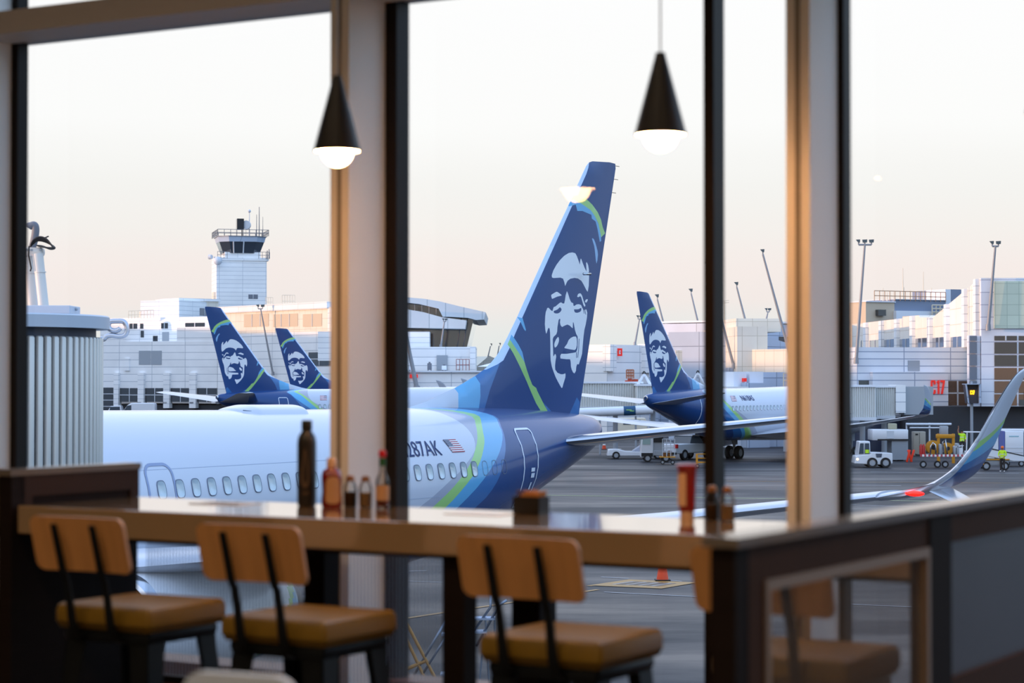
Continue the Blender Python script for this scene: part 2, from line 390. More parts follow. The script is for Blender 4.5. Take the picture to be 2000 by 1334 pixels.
FIN_LAYERS = [
    (PX([(760, 700), (893.4, 752.7), (896.5, 768), (894, 796), (893, 830), (760, 830)]), 1),
    (PX([(893.4, 730), (893.4, 752.7), (896.5, 768), (894, 796), (893, 830), (934, 830), (934.3, 796.8), (937.4, 774), (938.4, 749), (934, 730), (930, 700)]), 3),
    (PX([(930, 700), (934, 730), (938.4, 749), (937.4, 774), (934.3, 796.8), (934, 830), (936, 830), (946, 796.8), (956, 761.5), (969, 730), (981, 703), (960, 690)]), 4),
    (STRIP, 6),
    (Z6([(180, 350), (235, 470), (310, 640), (400, 830), (470, 980), (540, 1120), (612, 1228), (640, 1290), (720, 1290), (705, 1232), (640, 1120), (550, 960), (535, 920), (480, 880), (440, 790), (400, 680), (370, 580), (300, 460), (240, 350), (210, 285)]), 2),
    (Z6([(235, 222), (300, 350), (345, 450), (372, 580), (300, 460), (240, 350), (210, 285)]), 3),
    (Z6([(705, 1232), (640, 1110), (700, 1170), (765, 1240), (790, 1300), (720, 1290)]), 4),
    (Z6([(990, 1300), (1005, 1245), (1050, 1150), (1100, 1040), (1140, 1100), (1120, 1300)]), 4),
    (Z6([(325, -10), (372, 10), (400, 160), (393, 178), (375, 150)]), 3),
    (Z3([(395, 240), (415, 240), (470, 245), (540, 285), (620, 360), (690, 450), (735, 540), (755, 620), (790, 700), (740, 745), (735, 730), (700, 580), (650, 490), (600, 425), (520, 370), (450, 325), (385, 300), (370, 260)]), 2),
    (Z3([(385, 302), (450, 325), (520, 370), (600, 425), (650, 490), (700, 585), (738, 735), (740, 790), (722, 800), (690, 650), (665, 560), (615, 525), (610, 480), (500, 435), (440, 435), (425, 360), (355, 380), (360, 310)]), 3),
    (smoothpoly(Z3([(620, 765), (645, 770), (680, 860), (700, 950), (683, 1060), (665, 950), (650, 850)])), 8),
    (HAIR, 7), (FACEW, 7),
    (smoothpoly(Z4([(327, 805), (350, 785), (410, 750), (440, 758), (497, 800), (490, 812), (420, 830), (350, 862), (335, 850)])), 7),
    (Z4([(768, 825), (785, 785), (810, 773), (830, 775), (855, 810), (885, 900), (917, 970), (905, 995), (880, 960), (840, 840), (825, 820), (785, 838)]), 7),
    (smoothpoly(Z4([(908, 905), (925, 875), (955, 870), (955, 890), (935, 922), (915, 918)])), 7),
    (Z5([(552, 490), (600, 430), (625, 370), (660, 335), (710, 312), (755, 310), (768, 340), (775, 380), (775, 450), (760, 510), (735, 530), (650, 518), (560, 500)]), 7),
    (smoothpoly(Z5([(378, 430), (400, 370), (440, 318), (458, 350), (450, 410), (420, 470), (390, 490), (380, 470)])), 7),
    (smoothpoly(Z4([(368, 1062), (400, 1050), (440, 1030), (470, 1000), (500, 1035), (480, 1075), (440, 1100), (390, 1100), (368, 1085)])), 5),
    (smoothpoly(Z4([(718, 1035), (750, 1035), (800, 1030), (840, 1010), (845, 1040), (830, 1070), (780, 1090), (735, 1085), (720, 1060)])), 5),
    (Z4([(878, 1045), (890, 1045), (903, 1100), (895, 1110)]), 5), (Z4([(902, 1045), (914, 1045), (932, 1118), (922, 1120)]), 5),
    (Z5([(808, 340), (818, 350), (812, 520), (798, 655), (788, 655), (800, 520)]), 5),
    (Z5([(764, 570), (776, 560), (775, 660), (765, 660)]), 5),
]
FEATHER = mat('aircraft pale blue paint', '#7fb0dd', .2, coat=.6)
FINLE = mat('fin leading edge satin metal', '#c3d3ef', .38, .35)
FINMATS = [NAVY, WHITE, GREEN, LBLUE, BLUE, NAVY, FINLE, FACE, FEATHER]
finmb = MB()
cdt_paint(FIN_OUT, FIN_LAYERS, lambda s, z: (s, -fin_half(s, z), z), .3, finmb)
cdt_paint(FIN_OUT, FIN_LAYERS, lambda s, z: (s, fin_half(s, z), z), .3, finmb, flip=True)
nO = len(FIN_OUT)
k0 = len(finmb.v)
for s, z in FIN_OUT: finmb.v += [(s, -fin_half(s, z), z), (s, fin_half(s, z), z)]
for i in range(nO):
    j = (i + 1) % nO; zz = FIN_OUT[i][1]
    finmb.f.append((k0 + 2 * i, k0 + 2 * j, k0 + 2 * j + 1, k0 + 2 * i + 1)); finmb.m.append(6 if (7.0 < zz < 12.74 and FIN_OUT[i][0] < .7) else 0)

def airfoil(n=14, t=.12):
    out = []
    for k in range(n + 1):
        u = .5 * (1 - cos(pi * k / n)); y = 5 * t * (.2969 * sqrt(u) - .126 * u - .3516 * u * u + .2843 * u ** 3 - .1036 * u ** 4)
        out.append((u, y))
    return out
def loft(secs, t0=.12, t1=.1, n=14, lefrac=.08):
    """secs: (x_le, y, z, chord, up-vector) ; returns MB with upper and lower skin. materials 0 body, 1 leading edge"""
    mb = MB(); rows = []
    for i, (x, y, z, ch, up) in enumerate(secs):
        t = t0 + (t1 - t0) * i / (len(secs) - 1); af = airfoil(n, t); up = Vector(up)
        ring = [Vector((x + u * ch, y, z)) + up * (yy * ch) for u, yy in reversed(af)] + \
               [Vector((x + u * ch, y, z)) - up * (yy * ch * .75) for u, yy in af[1:-1]]
        rows.append(ring)
    R = len(rows[0]); mb.v = [tuple(v) for r in rows for v in r]
    for i in range(len(rows) - 1):
        for j in range(R):
            mb.f.append((i * R + j, i * R + (j + 1) % R, (i + 1) * R + (j + 1) % R, (i + 1) * R + j))
            mb.m.append(1 if abs(j + .5 - n) < 5 else 0)
    mb.f.append(tuple(range(R))); mb.m.append(0)
    mb.f.append(tuple((len(rows) - 1) * R + j for j in reversed(range(R)))); mb.m.append(0)
    return mb
UP = (0, 0, 1)
def stab_mb(sd):      # sd = -1 port, +1 starboard
    return loft([(-2.75, sd * .5, 4.66, 3.7, UP), (-2.45, sd * 1.15, 4.74, 3.5, UP), (1.15, sd * 6.6, 5.40, 1.75, UP), (1.6, sd * 7.1, 5.46, 1.35, UP), (2.1, sd * 7.2, 5.47, .7, UP)], .11, .1, lefrac=.1)
WZ = [(1.2, 2.75), (1.9, 2.82), (5.7, 3.18), (11, 3.72), (17.1, 4.50)]
def wing_z(p): return sinterp(p, WZ)
def wing_mb(sd):
    S = []
    for p, le, te in ((1.2, -26.6, -19.3), (1.9, -26.0, -19.2), (3.8, -24.4, -19.1), (5.7, -23.25, -18.95), (9, -21.5, -17.9), (13, -19.4, -16.75), (16.6, -17.55, -15.75)):
        S.append((le, sd * p, wing_z(p), te - le, UP))
    return loft(S, .13, .10)
def winglet_secs(sd):
    S = []
    for p, z, le, ch in ((16.6, 4.42, -17.55, 1.80), (17.0, 4.48, -17.32, 1.72), (17.35, 4.60, -17.05, 1.62), (17.62, 4.80, -16.75, 1.5), (17.82, 5.08, -16.45, 1.25), (18.0, 5.5, -16.05, 1.02), (18.15, 5.95, -15.72, .80), (18.27, 6.32, -15.35, .62), (18.34, 6.56, -14.95, .42), (18.36, 6.68, -14.45, .12)):
        i = len(S); p -= .018 * i; tilt = interp(i, [(0, 0), (1, .15), (2, .5), (3, .85), (4, 1.15), (5, 1.32), (9, 1.36)])
        S.append((le, sd * p, z, ch, (0, -sd * sin(tilt), cos(tilt))))
    return S
def winglet_mb(sd):
    base = loft(winglet_secs(sd), .09, .07)
    # painted bands are cut across the blade and rise toward the trailing edge
    S = winglet_secs(sd); mb = MB(); TB = [[(i, q[k]) for i, q in enumerate(S)] for k in range(4)] + [[(i, q[4][k]) for i, q in enumerate(S)] for k in range(3)]
    def pt(v, u, side):
        x, y, z, ch, a0, a1, a2 = [sinterp(v, tb) for tb in TB]; up = Vector((a0, a1, a2)).normalized()
        u = max(0, u); yy = 5 * .085 * (.2969 * sqrt(u) - .126 * u - .3516 * u * u + .2843 * u ** 3 - .1036 * u ** 4)
        return Vector((x + u * ch, y, z)) + up * (yy * ch * side)
    def vz(z): return interp(z, [(q[2], i) for i, q in enumerate(S)])
    V = len(S) - 1.001; US = [k / 12 for k in range(13)]
    def region(lo, hi): return [(vz(lo(u)), 4 * u) for u in US] + [(vz(hi(u)), 4 * u) for u in reversed(US)]
    b0, b1, b2, b3, b4 = (lambda u: 4.68 - .10 * u), (lambda u: 4.86 + .18 * u), (lambda u: 4.97 + .34 * u), (lambda u: 5.17 + .5 * u), (lambda u: 5.35 + .42 * u)
    lay = [(region(b0, b1), 4), (region(b1, b2), 3), (region(b2, b3), 2), (region(b3, b4), 1), ([(.0, -.1), (V + .1, -.1), (V + .1, .4), (.0, .4)], 5)]
    out = [(0, 0), (0, 4), (V, 4), (V, 0)]
    for side in (1, -1): cdt_paint(out, lay, lambda v, u4: pt(v, u4 / 4, side), .16, mb, flip=side < 0)
    return mb
WLMATS = [WHITE, GREEN, LBLUE, BLUE, NAVY, WINGLE]
def lower_winglet_mb(sd):
    S = [(-16.9, sd * 17.25, 4.55, 1.15, (0, sd * .5, .86)), (-16.35, sd * 17.75, 4.22, .95, (0, sd * .5, .86)), (-15.75, sd * 18.2, 3.86, .7, (0, sd * .5, .86)), (-15.2, sd * 18.5, 3.60, .45, (0, sd * .5, .86))]
    return loft(S, .08, .08)
def nacelle_mb():
    """nacelle body along +x, inlet at x=0; materials white, green, light blue, blue, navy, metal"""
    prof = [(.70, .9), (.78, .3), (.80, .08), (.86, 0), (.93, .03), (1.0, .2), (1.07, .7), (1.11, 1.5), (1.10, 2.2), (1.05, 3.0), (.96, 3.6), (.86, 4.05), (.82, 4.1)]
    n = 48; mb = MB(); fine = []
    for (r0, x0), (r1, x1) in zip(prof, prof[1:]):
        kk = 6 if x1 - x0 > .4 else 1
        for j in range(kk): fine.append((r0 + (r1 - r0) * j / kk, x0 + (x1 - x0) * j / kk))
    fine.append(prof[-1])
    for r, x in fine: mb.v += [(x, r * cos(2 * pi * k / n), r * sin(2 * pi * k / n) * .97) for k in range(n)]
    for i in range(len(fine) - 1):
        for k in range(n):
            a = 2 * pi * (k + .5) / n; x = (fine[i][1] + fine[i + 1][1]) / 2; dn = (1 - sin(a)) / 2
            q = x + 1.15 * dn ** 1.6; mi = 0
            if fine[i][1] <= .03 and i < 14: mi = 5
            elif i > 13:
                for lim, m_ in ((3.92, 0), (4.12, 1), (4.36, 2), (4.62, 3), (99, 4)):
                    if q < lim: mi = m_; break
            mb.f.append((i * n + k, i * n + (k + 1) % n, (i + 1) * n + (k + 1) % n, (i + 1) * n + k)); mb.m.append(mi)
    return mb
def wheel_mb(r=.56, w=.4):
    mb = MB(); M = Matrix.Rotation(pi / 2, 4, 'X')
    mb.lathe([(r * .55, -w / 2), (r * .85, -w / 2), (r * .97, -w / 2 + .06), (r, -w / 4), (r, w / 4), (r * .97, w / 2 - .06), (r * .85, w / 2), (r * .55, w / 2)], 28, 0, M=M, cap=False)
    mb.lathe([(.02, -w / 2 + .05), (r * .3, -w / 2 + .02), (r * .55, -w / 2 + .04), (r * .55, w / 2 - .04), (r * .3, w / 2 - .02), (.02, w / 2 - .05)], 20, 1, M=M)
    return mb

def skin_text(s, sc, zc, size, port, sx, offs=.012, slant=0.0, bold=0.0):
    """letters laid on the fuselage side, centred at station sc and height zc"""
    vs, fs = text_mesh(s, size, 0.002, sx, bold); out = []
    for x, y, z in vs:
        x += slant * y
        st = sc + (x if port else -x)
        zz = zc + y; c0 = sinterp(st, CROWN); k0 = sinterp(st, KEEL); zm = (c0 + k0) / 2 + .04
        th = math.acos(max(-1, min(1, (zz - zm) / ((c0 - zm) if zz > zm else (zm - k0)))))
        out.append(fus(st, th if port else -th, offs))
    return out, fs
def on_skin(st, zz, port, offs):
    c0 = sinterp(st, CROWN); k0 = sinterp(st, KEEL); zm = (c0 + k0) / 2 + .04
    th = math.acos(max(-1, min(1, (zz - zm) / ((c0 - zm) if zz > zm else (zm - k0)))))
    return fus(st, th if port else -th, offs)
INK = mat('registration dark blue ink', '#2c4a86', .4)
FRED = mat('flag red ink', '#a3303f', .4); FWHT = mat('flag white ink', '#e6e8ee', .4); FBLU = mat('flag blue ink', '#2f3a5e', .4)
def flag_mb(sc, zc, port, w=.78, h=.40):
    """stripes and a dotted canton leaning back as if blown; canton toward the nose"""
    mb = MB(); n = 12
    def P(a, b, o): return on_skin(sc + (a - .5) * w + (.5 - b) * .18, zc + (b - .5) * h, port, o)
    for k in range(13):
        b0, b1 = k / 13, (k + 1) / 13; mi = 0 if k % 2 == 0 else 1
        for j in range(6):
            a0, a1 = j / 6, (j + 1) / 6
            mb.add([P(a0, b0, .012), P(a1, b0, .012), P(a1, b1, .012), P(a0, b1, .012)], [(0, 1, 2, 3)], mi)
    mb.add([P(0, .46, .016), P(.42, .46, .016), P(.42, 1, .016), P(0, 1, .016)], [(0, 1, 2, 3)], 2)
    for r in range(5):
        for c in range(6):
            a = .035 + c * .066; b = .50 + r * .1
            mb.add([P(a, b, .02), P(a + .028, b, .02), P(a + .028, b + .045, .02), P(a, b + .045, .02)], [(0, 1, 2, 3)], 1)
    return mb
WPANE = mat('cabin window pane', '#b4c4cc', .12, coat=.8, spec=.8)
WRING = mat('cabin window rim', '#6c7688', .4)
def window_mb(st, zc, port, w=.25, h=.37):
    mb = MB(); n = 20
    def O(a, k, dz=0):
        x = cos(a); z = sin(a); e = .62
        x = math.copysign(abs(x) ** e, x); z = math.copysign(abs(z) ** e, z)
        return (st + x * w / 2 * k, zc + z * h / 2 * k)
    rings = [(1.06, .004), (1.04, .018), (.99, .021), (.95, .014)]
    rows = [[on_skin(*O(2 * pi * i / n, k), port, o) for i in range(n)] for k, o in rings]
    mb.v = [tuple(v) for r in rows for v in r]
    for r in range(len(rows) - 1):
        for i in range(n): mb.f.append((r * n + i, r * n + (i + 1) % n, (r + 1) * n + (i + 1) % n, (r + 1) * n + i)); mb.m.append(0 if r < 2 else 0)
    b = (len(rows) - 1) * n
    mb.f.append(tuple(b + i for i in range(n))); mb.m.append(1)
    return mb

_first = {}
def share(key, fn, name, mats, parent, smooth, loc=None):
    """build a part once, then link copies that share its mesh"""
    if key in _first:
        o = _first[key].copy(); COL.objects.link(o); o.parent = parent
        for ch in _first[key].children: pass
        o.location = loc if loc is not None else (0, 0, 0)
    else:
        o = fn().build(name, mats, parent, smooth, loc); _first[key] = o
    return o
def airliner(label, loc, rz, short=True, gz=0.0, group=None, wx=0.0, wdz=0.0):
    t = thing('airliner', label, 'airplane', loc, rz, group)
    dw = 4.8 if short else 0.0; cut = 7.0 if short else 0.0
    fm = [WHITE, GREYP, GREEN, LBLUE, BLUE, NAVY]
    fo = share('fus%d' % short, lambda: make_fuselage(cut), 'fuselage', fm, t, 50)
    finm = share('fin', lambda: finmb, 'tail_fin', FINMATS, t, 35)
    for sd in (-1, 1):
        share('stab%d' % sd, lambda: stab_mb(sd), 'horizontal_stabilizer', [WINGP, METAL], t, 40)
        share('wing%d' % sd, lambda: wing_mb(sd), 'wing', [WINGP, WINGLE], t, 40, (dw + wx, 0, wdz))
        wl = share('wl%d' % sd, lambda: winglet_mb(sd), 'winglet', WLMATS, t, 60, (dw + wx, 0, wdz))
        if not short: lw = share('lw%d' % sd, lambda: lower_winglet_mb(sd), 'lower_winglet', [WHITE, WINGLE], t, 40, (dw, 0, 0))
        e = share('nac%d' % sd, nacelle_mb, 'engine', [mat('engine cowl white paint', '#eceef4', .25, coat=.4), GREEN, LBLUE, BLUE, NAVY, METAL], t, 40, (-23.75 + dw, sd * 4.83, 2.06))  # cowl white lightened beyond the fuselage paint to offset shade under the wing
        share('fan%d' % sd, fan_mb, 'fan', [DMETAL, DARKH], e, 30)
        share('noz%d' % sd, nozzle_mb, 'exhaust_nozzle', [DMETAL, METAL], e, 40)
        share('pyl%d' % sd, pylon_mb, 'engine_pylon', WHITE, t, 40, (-23.75 + dw, sd * 4.83, 0))
        g = share('gear%d' % sd, lambda: strut_mb(1.9 + gz), 'main_gear', GEARM, t, 30, (-21.0 + dw, sd * 2.86, -gz))
        for q in (-.43, .43):
            share('whl', wheel_mb, 'wheel', [TYRE, GEARM], g, 40, (0, q, .56))
    g = share('ngear', lambda: strut_mb(1.9), 'nose_gear', GEARM, t, 30, (-37.6 + cut, 0, 0))
    for q in (-.25, .25): share('nwhl', lambda: wheel_mb(.35, .2), 'wheel', [TYRE, GEARM], g, 40, (0, q, .35))
    share('apu', apu_mb, 'tail_cone_exhaust', [METAL, DARKH], t, 40)
    return t, fo, finm
def fan_mb():
    mb = MB(); n = 24
    mb.cyl((.72, 0, 0), (.9, 0, 0), .76, .76, 32, 1)
    mb.lathe([(.01, .0), (.12, .1), (.2, .28), (.22, .4)], 20, 0, M=Matrix.Translation((.38, 0, 0)) @ Matrix.Rotation(pi / 2, 4, 'Y'))
    for k in range(n):
        a = 2 * pi * k / n
        M = Matrix.Rotation(a, 4, 'X') @ Matrix.Translation((.66, 0, .46)) @ Matrix.Rotation(.6, 4, 'Z')
        mb.box(-.06, .06, -.008, .008, -.3, .3, 0, M)
    return mb
def nozzle_mb():
    mb = MB(); M = Matrix.Rotation(pi / 2, 4, 'Y')
    mb.lathe([(.60, 3.7), (.64, 4.0), (.52, 4.5), (.44, 4.72), (.41, 4.72), (.45, 4.3)], 32, 0, M=M, cap=False)
    mb.lathe([(.36, 4.3), (.33, 4.6), (.2, 4.85), (.12, 4.95), (.10, 5.3), (.085, 5.32)], 24, 0, M=M)
    return mb
def pylon_mb():
    mb = MB(); mb.prism([(.9, 3.0), (2.2, 3.32), (4.4, 3.2), (4.9, 3.0), (3.9, 2.6), (1.2, 2.7)], -.14, .14); return mb
def strut_mb(h):
    mb = MB(); mb.cyl((0, 0, .5), (0, 0, h + .4), .1, .13, 14); mb.cyl((0, -.5, .56), (0, .5, .56), .07, .07, 10)
    mb.cyl((0, 0, .9), (.7, 0, h + .3), .05, .05, 8); mb.box(-.28, .28, .12, .15, h - .7, h + .3); return mb
def apu_mb():
    mb = MB(); mb.lathe([(.16, 0), (.17, .16), (.12, .17), (.11, .02)], 20, 0, M=Matrix.Translation((.80, 0, 5.06)) @ Matrix.Rotation(pi / 2, 4, 'Y'), cap=False)
    mb.cyl((.84, 0, 5.06), (.9, 0, 5.06), .12, .12, 20, 1); return mb

# ---- the near airliner ----
near, near_f, near_fin = airliner('white airliner nearest the window, tall blue face-emblem tail, 287AK on its side', T0, TH, short=False)
near.rotation_euler.z = TH
# tail tone details
def add_text(parent, name, s, sc, zc, size, port, sx, m=INK, **k):
    v, f = skin_text(s, sc, zc, size, port, sx, **k); mb = MB(); mb.add(v, f); return mb.build(name, m, parent, fix=False)
def skin_sz(x, y): s_, th_ = fus_hit(x, y); return s_, fus(s_, th_).z
(s1, z1), (s2, z2) = skin_sz(792, 884), skin_sz(857, 873)
v0_, _f = text_mesh('N287AK', 1, .001); wN = max(v[0] for v in v0_) - min(v[0] for v in v0_); hN = max(v[1] for v in v0_) - min(v[1] for v in v0_)
WR = (s2 - s1) * 6 / 5.0; HR = .36
add_text(near, 'registration_lettering', 'N287AK', s2 - WR / 2, (z1 + z2) / 2, HR / hN, True, WR / wN / (HR / hN))
sF, zF = skin_sz(887, 871)
flag_mb(sF, zF, True, .56, .31).build('flag_decal', [FRED, FWHT, FBLU], near, fix=False)
# cabin windows, port side
stations = [pl(309.5, 957, 1.85)[0]] + [pl(x, 950, 1.85)[0] for x in (346.4,)]
wz = 4.21
xs = [-19.44]
s_ = -18.88; 
while s_ < -7.7: xs.append(s_); s_ += .4982
for s in xs: window_mb(s, wz, True).build('cabin_window', [WRING, WPANE], near, 40)
s_ = -20.6
while s_ > -37: window_mb(s_, wz, True).build('cabin_window', [WRING, WPANE], near, 40) if s_ > -24.5 else None; s_ -= .49
def outline_strip(pts, w, port, off=.01, closed=True):
    mb = MB(); n = len(pts)
    def nrm(i):
        a = Vector(pts[(i - 1) % n] if (closed or i) else pts[i]); b = Vector(pts[(i + 1) % n] if (closed or i < n - 1) else pts[i])
        d = (b - a); d = d.normalized() if d.length else Vector((1, 0)); return Vector((-d.y, d.x))
    for i, p in enumerate(pts):
        q = nrm(i) * w / 2
        mb.v += [tuple(on_skin(p[0] + q.x, p[1] + q.y, port, off)), tuple(on_skin(p[0] - q.x, p[1] - q.y, port, off))]
    for i in range(n if closed else n - 1):
        j = (i + 1) % n; mb.f.append((2 * i, 2 * j, 2 * j + 1, 2 * i + 1)); mb.m.append(0)
    return mb
def rrect(x0, x1, z0, z1, r, n=6, m=6):
    out = []
    for cx, cz, a0 in ((x1 - r, z1 - r, 0), (x0 + r, z1 - r, 90), (x0 + r, z0 + r, 180), (x1 - r, z0 + r, 270)):
        c = [(cx + r * cos(radians(a0 + 90 * k / n)), cz + r * sin(radians(a0 + 90 * k / n))) for k in range(n + 1)]
        if out:
            (xa, za), (xb, zb) = out[-1], c[0]
            out += [(xa + (xb - xa) * k / m, za + (zb - za) * k / m) for k in range(1, m)]
        out += c
    (xa, za), (xb, zb) = out[-1], out[0]
    out += [(xa + (xb - xa) * k / m, za + (zb - za) * k / m) for k in range(1, m)]
    return out
DLINE = mat('door outline grey blue', '#8a98b8', .4); WLINE = mat('door outline white', '#dfe6f2', .4)
outline_strip(rrect(-19.82, -19.02, 3.3, 4.72, .22), .06, True).build('exit_door_outline', DLINE, near)
d = outline_strip(rrect(-5.28, -4.42, 3.1, 5.13, .12), .05, True).build('rear_door_outline', WLINE, near)
for a, b, c_, e in ((-4.85, -4.62, 4.02, 4.12), (-4.82, -4.6, 3.86, 3.98), (-4.76, -4.66, 3.55, 3.74)):
    hm = MB(); hm.add([on_skin(a, c_, True, .012), on_skin(b, c_, True, .012), on_skin(b, e, True, .012), on_skin(a, e, True, .012)], [(0, 1, 2, 3)])
    hm.build('door_handle_marking', WLINE, d, fix=False)
# plugged windows painted over
for s in (-7.40, -6.92, -6.42):
    outline_strip(rrect(s - .12, s + .12, wz - .18, wz + .18, .1, 4, 2), .012, True).build('plugged_window_outline', LINE, near)
# seams
for zz in (4.62, 3.6):
    outline_strip([(-24 + k * .5, zz) for k in range(30)], .008, True, .006, False).build('panel_seam', mat('fine seam', '#a9b6cc', .5), near)
# satellite antenna dome on the crown
rm = MB(); nx, ny = 30, 14
rs0, rs1 = -15.25, -12.85
for i in range(nx + 1):
    u = i / nx; prof = min(1, 3.2 * u ** .8, 5.5 * (1 - u) ** .6 if u < 1 else 0); prof = max(0, min(1, prof)) ** .7
    for j in range(ny + 1):
        v = -1 + 2 * j / ny; th = v * .32 * (prof ** .5 if prof > 0 else 0)
        h = .13 * prof * (1 - abs(v) ** 4) ** .7
        rm.v.append(tuple(fus(rs0 + u * (rs1 - rs0), th, max(-.02, h - .01))))
for i in range(nx):
    for j in range(ny): q = i * (ny + 1) + j; rm.f.append((q, q + 1, q + ny + 2, q + ny + 1)); rm.m.append(0)
dome = rm.build('antenna_dome', WHITE, near, True)
sm_ = MB(); pth = []
for i in range(2, nx - 1):
    u = i / nx; prof = max(0, min(1, 3.2 * u ** .8, 5.5 * (1 - u) ** .6)) ** .7
    pth.append(fus(rs0 + u * (rs1 - rs0), .32 * prof ** .5 * .86, .035))
sm_.tube(pth, .010, 5); sm_.build('dome_seam', LINE, dome)
# wingtip light
p = pl(1785, 971, 16.2)
bp_ = min((abs(pl(1785, 971, q / 20)[0] - (-19.4 + (q / 20 - 13) * .514)), q / 20) for q in range(260, 345))[1]; bs_ = -19.4 + (bp_ - 13) * .514
lm = MB(); lm.sphere((bs_ - .01, -bp_, wing_z(bp_)), .055, 12, 0, (1.2, 3.2, .9)); lm.build('wingtip_light', mat('red light', '#ff3020', .3, emit='#ff1410', es=2.6), near, True)
# a probe on the fin
pm = MB(); a = pl(1140, 535, .3); b_ = pl(1153, 535, .3); pm.cyl((a[0], -.3, a[1]), (b_[0], -.3, b_[1]), .04, .04, 8); pm.build('fin_probe', METAL, near_fin, True)
# fin root seam and rear tip notch
for k, (x, z) in enumerate(((2.1, 12.7), (2.02, 12.3), (1.9, 11.9))):
    q = MB(); q.cyl((x - .02, 0, z), (x + .22, 0, z), .008, .008, 6); q.build('static_wick', DARKH, near_fin)

# ---- far airliners ----
def place_far(px, py, fin_px, alpha, label, gz, reg=None, dz=0, wx=0.0, wdz=0.0):
    Y = 7.27 * F / fin_px; w = W(px, py, Y); loc = Vector((w.x, Y, dz))
    t, fo, fi = airliner(label, loc, radians(180 + alpha), short=True, gz=gz, wx=wx, wdz=wdz)
    return t
far1 = place_far(1275, 765, 195, 53, 'airliner on the right with N618AS on its side, parked right of the C3 block', 0, dz=-.1, wx=2.7, wdz=-.65)
far2 = place_far(442, 768, 166, 38, 'larger of the two airliner tails behind the long white fuselage, dark stabilizer beneath it', 0, dz=-.3, wx=-1.9)
far3 = place_far(570, 764, 120.5, 30, 'farther and smaller airliner tail at the tan column, right of the larger one', 0, dz=-.55)
add_text(far1, 'registration_lettering', 'N618AS', -10.9, 4.95, .55, False, 1.0, bold=.006, offs=.02)
for t in (far1, far2, far3):
    flag_mb(-8.9, 4.95, False, .7, .4).build('flag_decal', [FRED, FWHT, FBLU], t, fix=False)
s_ = -19
while s_ < -8: 
    for t in (far1, far2): 
        window_mb(s_, wz, False).build('cabin_window', [WRING, WPANE], t, 40)
    s_ += .508
for t in (far1, far2): outline_strip(rrect(-5.28, -4.42, 3.1, 5.0, .12), .05, False).build('rear_door_outline', WLINE, t)
# =====================================================================================
# WORLD, SUN, APRON
# =====================================================================================
w = bpy.data.worlds.new('sky'); SC.world = w; w.use_nodes = True
nt = w.node_tree; nt.nodes.clear()
out = nt.nodes.new('ShaderNodeOutputWorld'); bg = nt.nodes.new('ShaderNodeBackground')
tc = nt.nodes.new('ShaderNodeTexCoord'); sp = nt.nodes.new('ShaderNodeSeparateXYZ')
nz = nt.nodes.new('ShaderNodeTexNoise'); nz.inputs['Scale'].default_value = 2.2; nz.inputs['Detail'].default_value = 3
mp = nt.nodes.new('ShaderNodeMapping'); mp.inputs['Scale'].default_value = (1, 1, 9)
nt.links.new(tc.outputs['Generated'], mp.inputs[0]); nt.links.new(mp.outputs[0], nz.inputs['Vector'])
nt.links.new(tc.outputs['Generated'], sp.inputs[0])
m1 = nt.nodes.new('ShaderNodeMath'); m1.operation = 'MULTIPLY_ADD'; m1.inputs[1].default_value = .022; m1.inputs[2].default_value = -.011
nt.links.new(nz.outputs['Fac'], m1.inputs[0])
m2 = nt.nodes.new('ShaderNodeMath'); m2.operation = 'ADD'; nt.links.new(sp.outputs[2], m2.inputs[0]); nt.links.new(m1.outputs[0], m2.inputs[1])
cr = nt.nodes.new('ShaderNodeValToRGB'); nt.links.new(m2.outputs[0], cr.inputs[0])
def K(h, k): c = lin(h); return (c[0] * k, c[1] * k, c[2] * k, 1)
stops = [(0.0, K('#dde2e2', 1.0)), (.018, K('#e5e7e5', 1.0)), (.035, K('#f0e7e3', 1.0)), (.052, K('#f3e9e5', 1.0)), (.072, K('#f2eeea', 1.0)), (.092, K('#f2f1ee', 1.0)), (.12, K('#f9f9f8', 1.0)), (.19, K('#fbfbfc', 1.0)), (.28, (1.32, 1.42, 1.66, 1)), (.50, (1.15, 1.34, 1.72, 1)), (1.0, (.66, .95, 1.5, 1))]
el = cr.color_ramp.elements
el[0].position = stops[0][0]; el[0].color = stops[0][1]; el[1].position = 1.0; el[1].color = stops[-1][1]
for p, c in stops[1:-1]: e = el.new(p); e.color = c
# away from the sunset (behind the viewer and to the right) the low sky is blue grey
dk = nt.nodes.new('ShaderNodeVectorMath'); dk.operation = 'DOT_PRODUCT'; dk.inputs[1].default_value = (.97, -.24, 0); nt.links.new(tc.outputs['Generated'], dk.inputs[0])
mr = nt.nodes.new('ShaderNodeMapRange'); mr.inputs[1].default_value = .06; mr.inputs[2].default_value = .75; nt.links.new(dk.outputs['Value'], mr.inputs[0])
mxx = nt.nodes.new('ShaderNodeMix'); mxx.data_type = 'RGBA'; mxx.blend_type = 'MULTIPLY'; mxx.inputs[7].default_value = (.66, .88, 1.08, 1)
nt.links.new(mr.outputs[0], mxx.inputs[0]); nt.links.new(cr.outputs[0], mxx.inputs[6])
nt.links.new(mxx.outputs[2], bg.inputs[0]); bg.inputs[1].default_value = 1.0; nt.links.new(bg.outputs[0], out.inputs[0])

sd = bpy.data.lights.new('sun', 'SUN'); so = bpy.data.objects.new('sun', sd); COL.objects.link(so)
SUNE = radians(3.2); to = Vector((-1 * cos(SUNE), -.14 * cos(SUNE), sin(SUNE)))
so.rotation_euler = to.to_track_quat('Z', 'Y').to_euler(); sd.energy = 3.3; sd.color = (1, .57, .31); sd.angle = radians(.6)

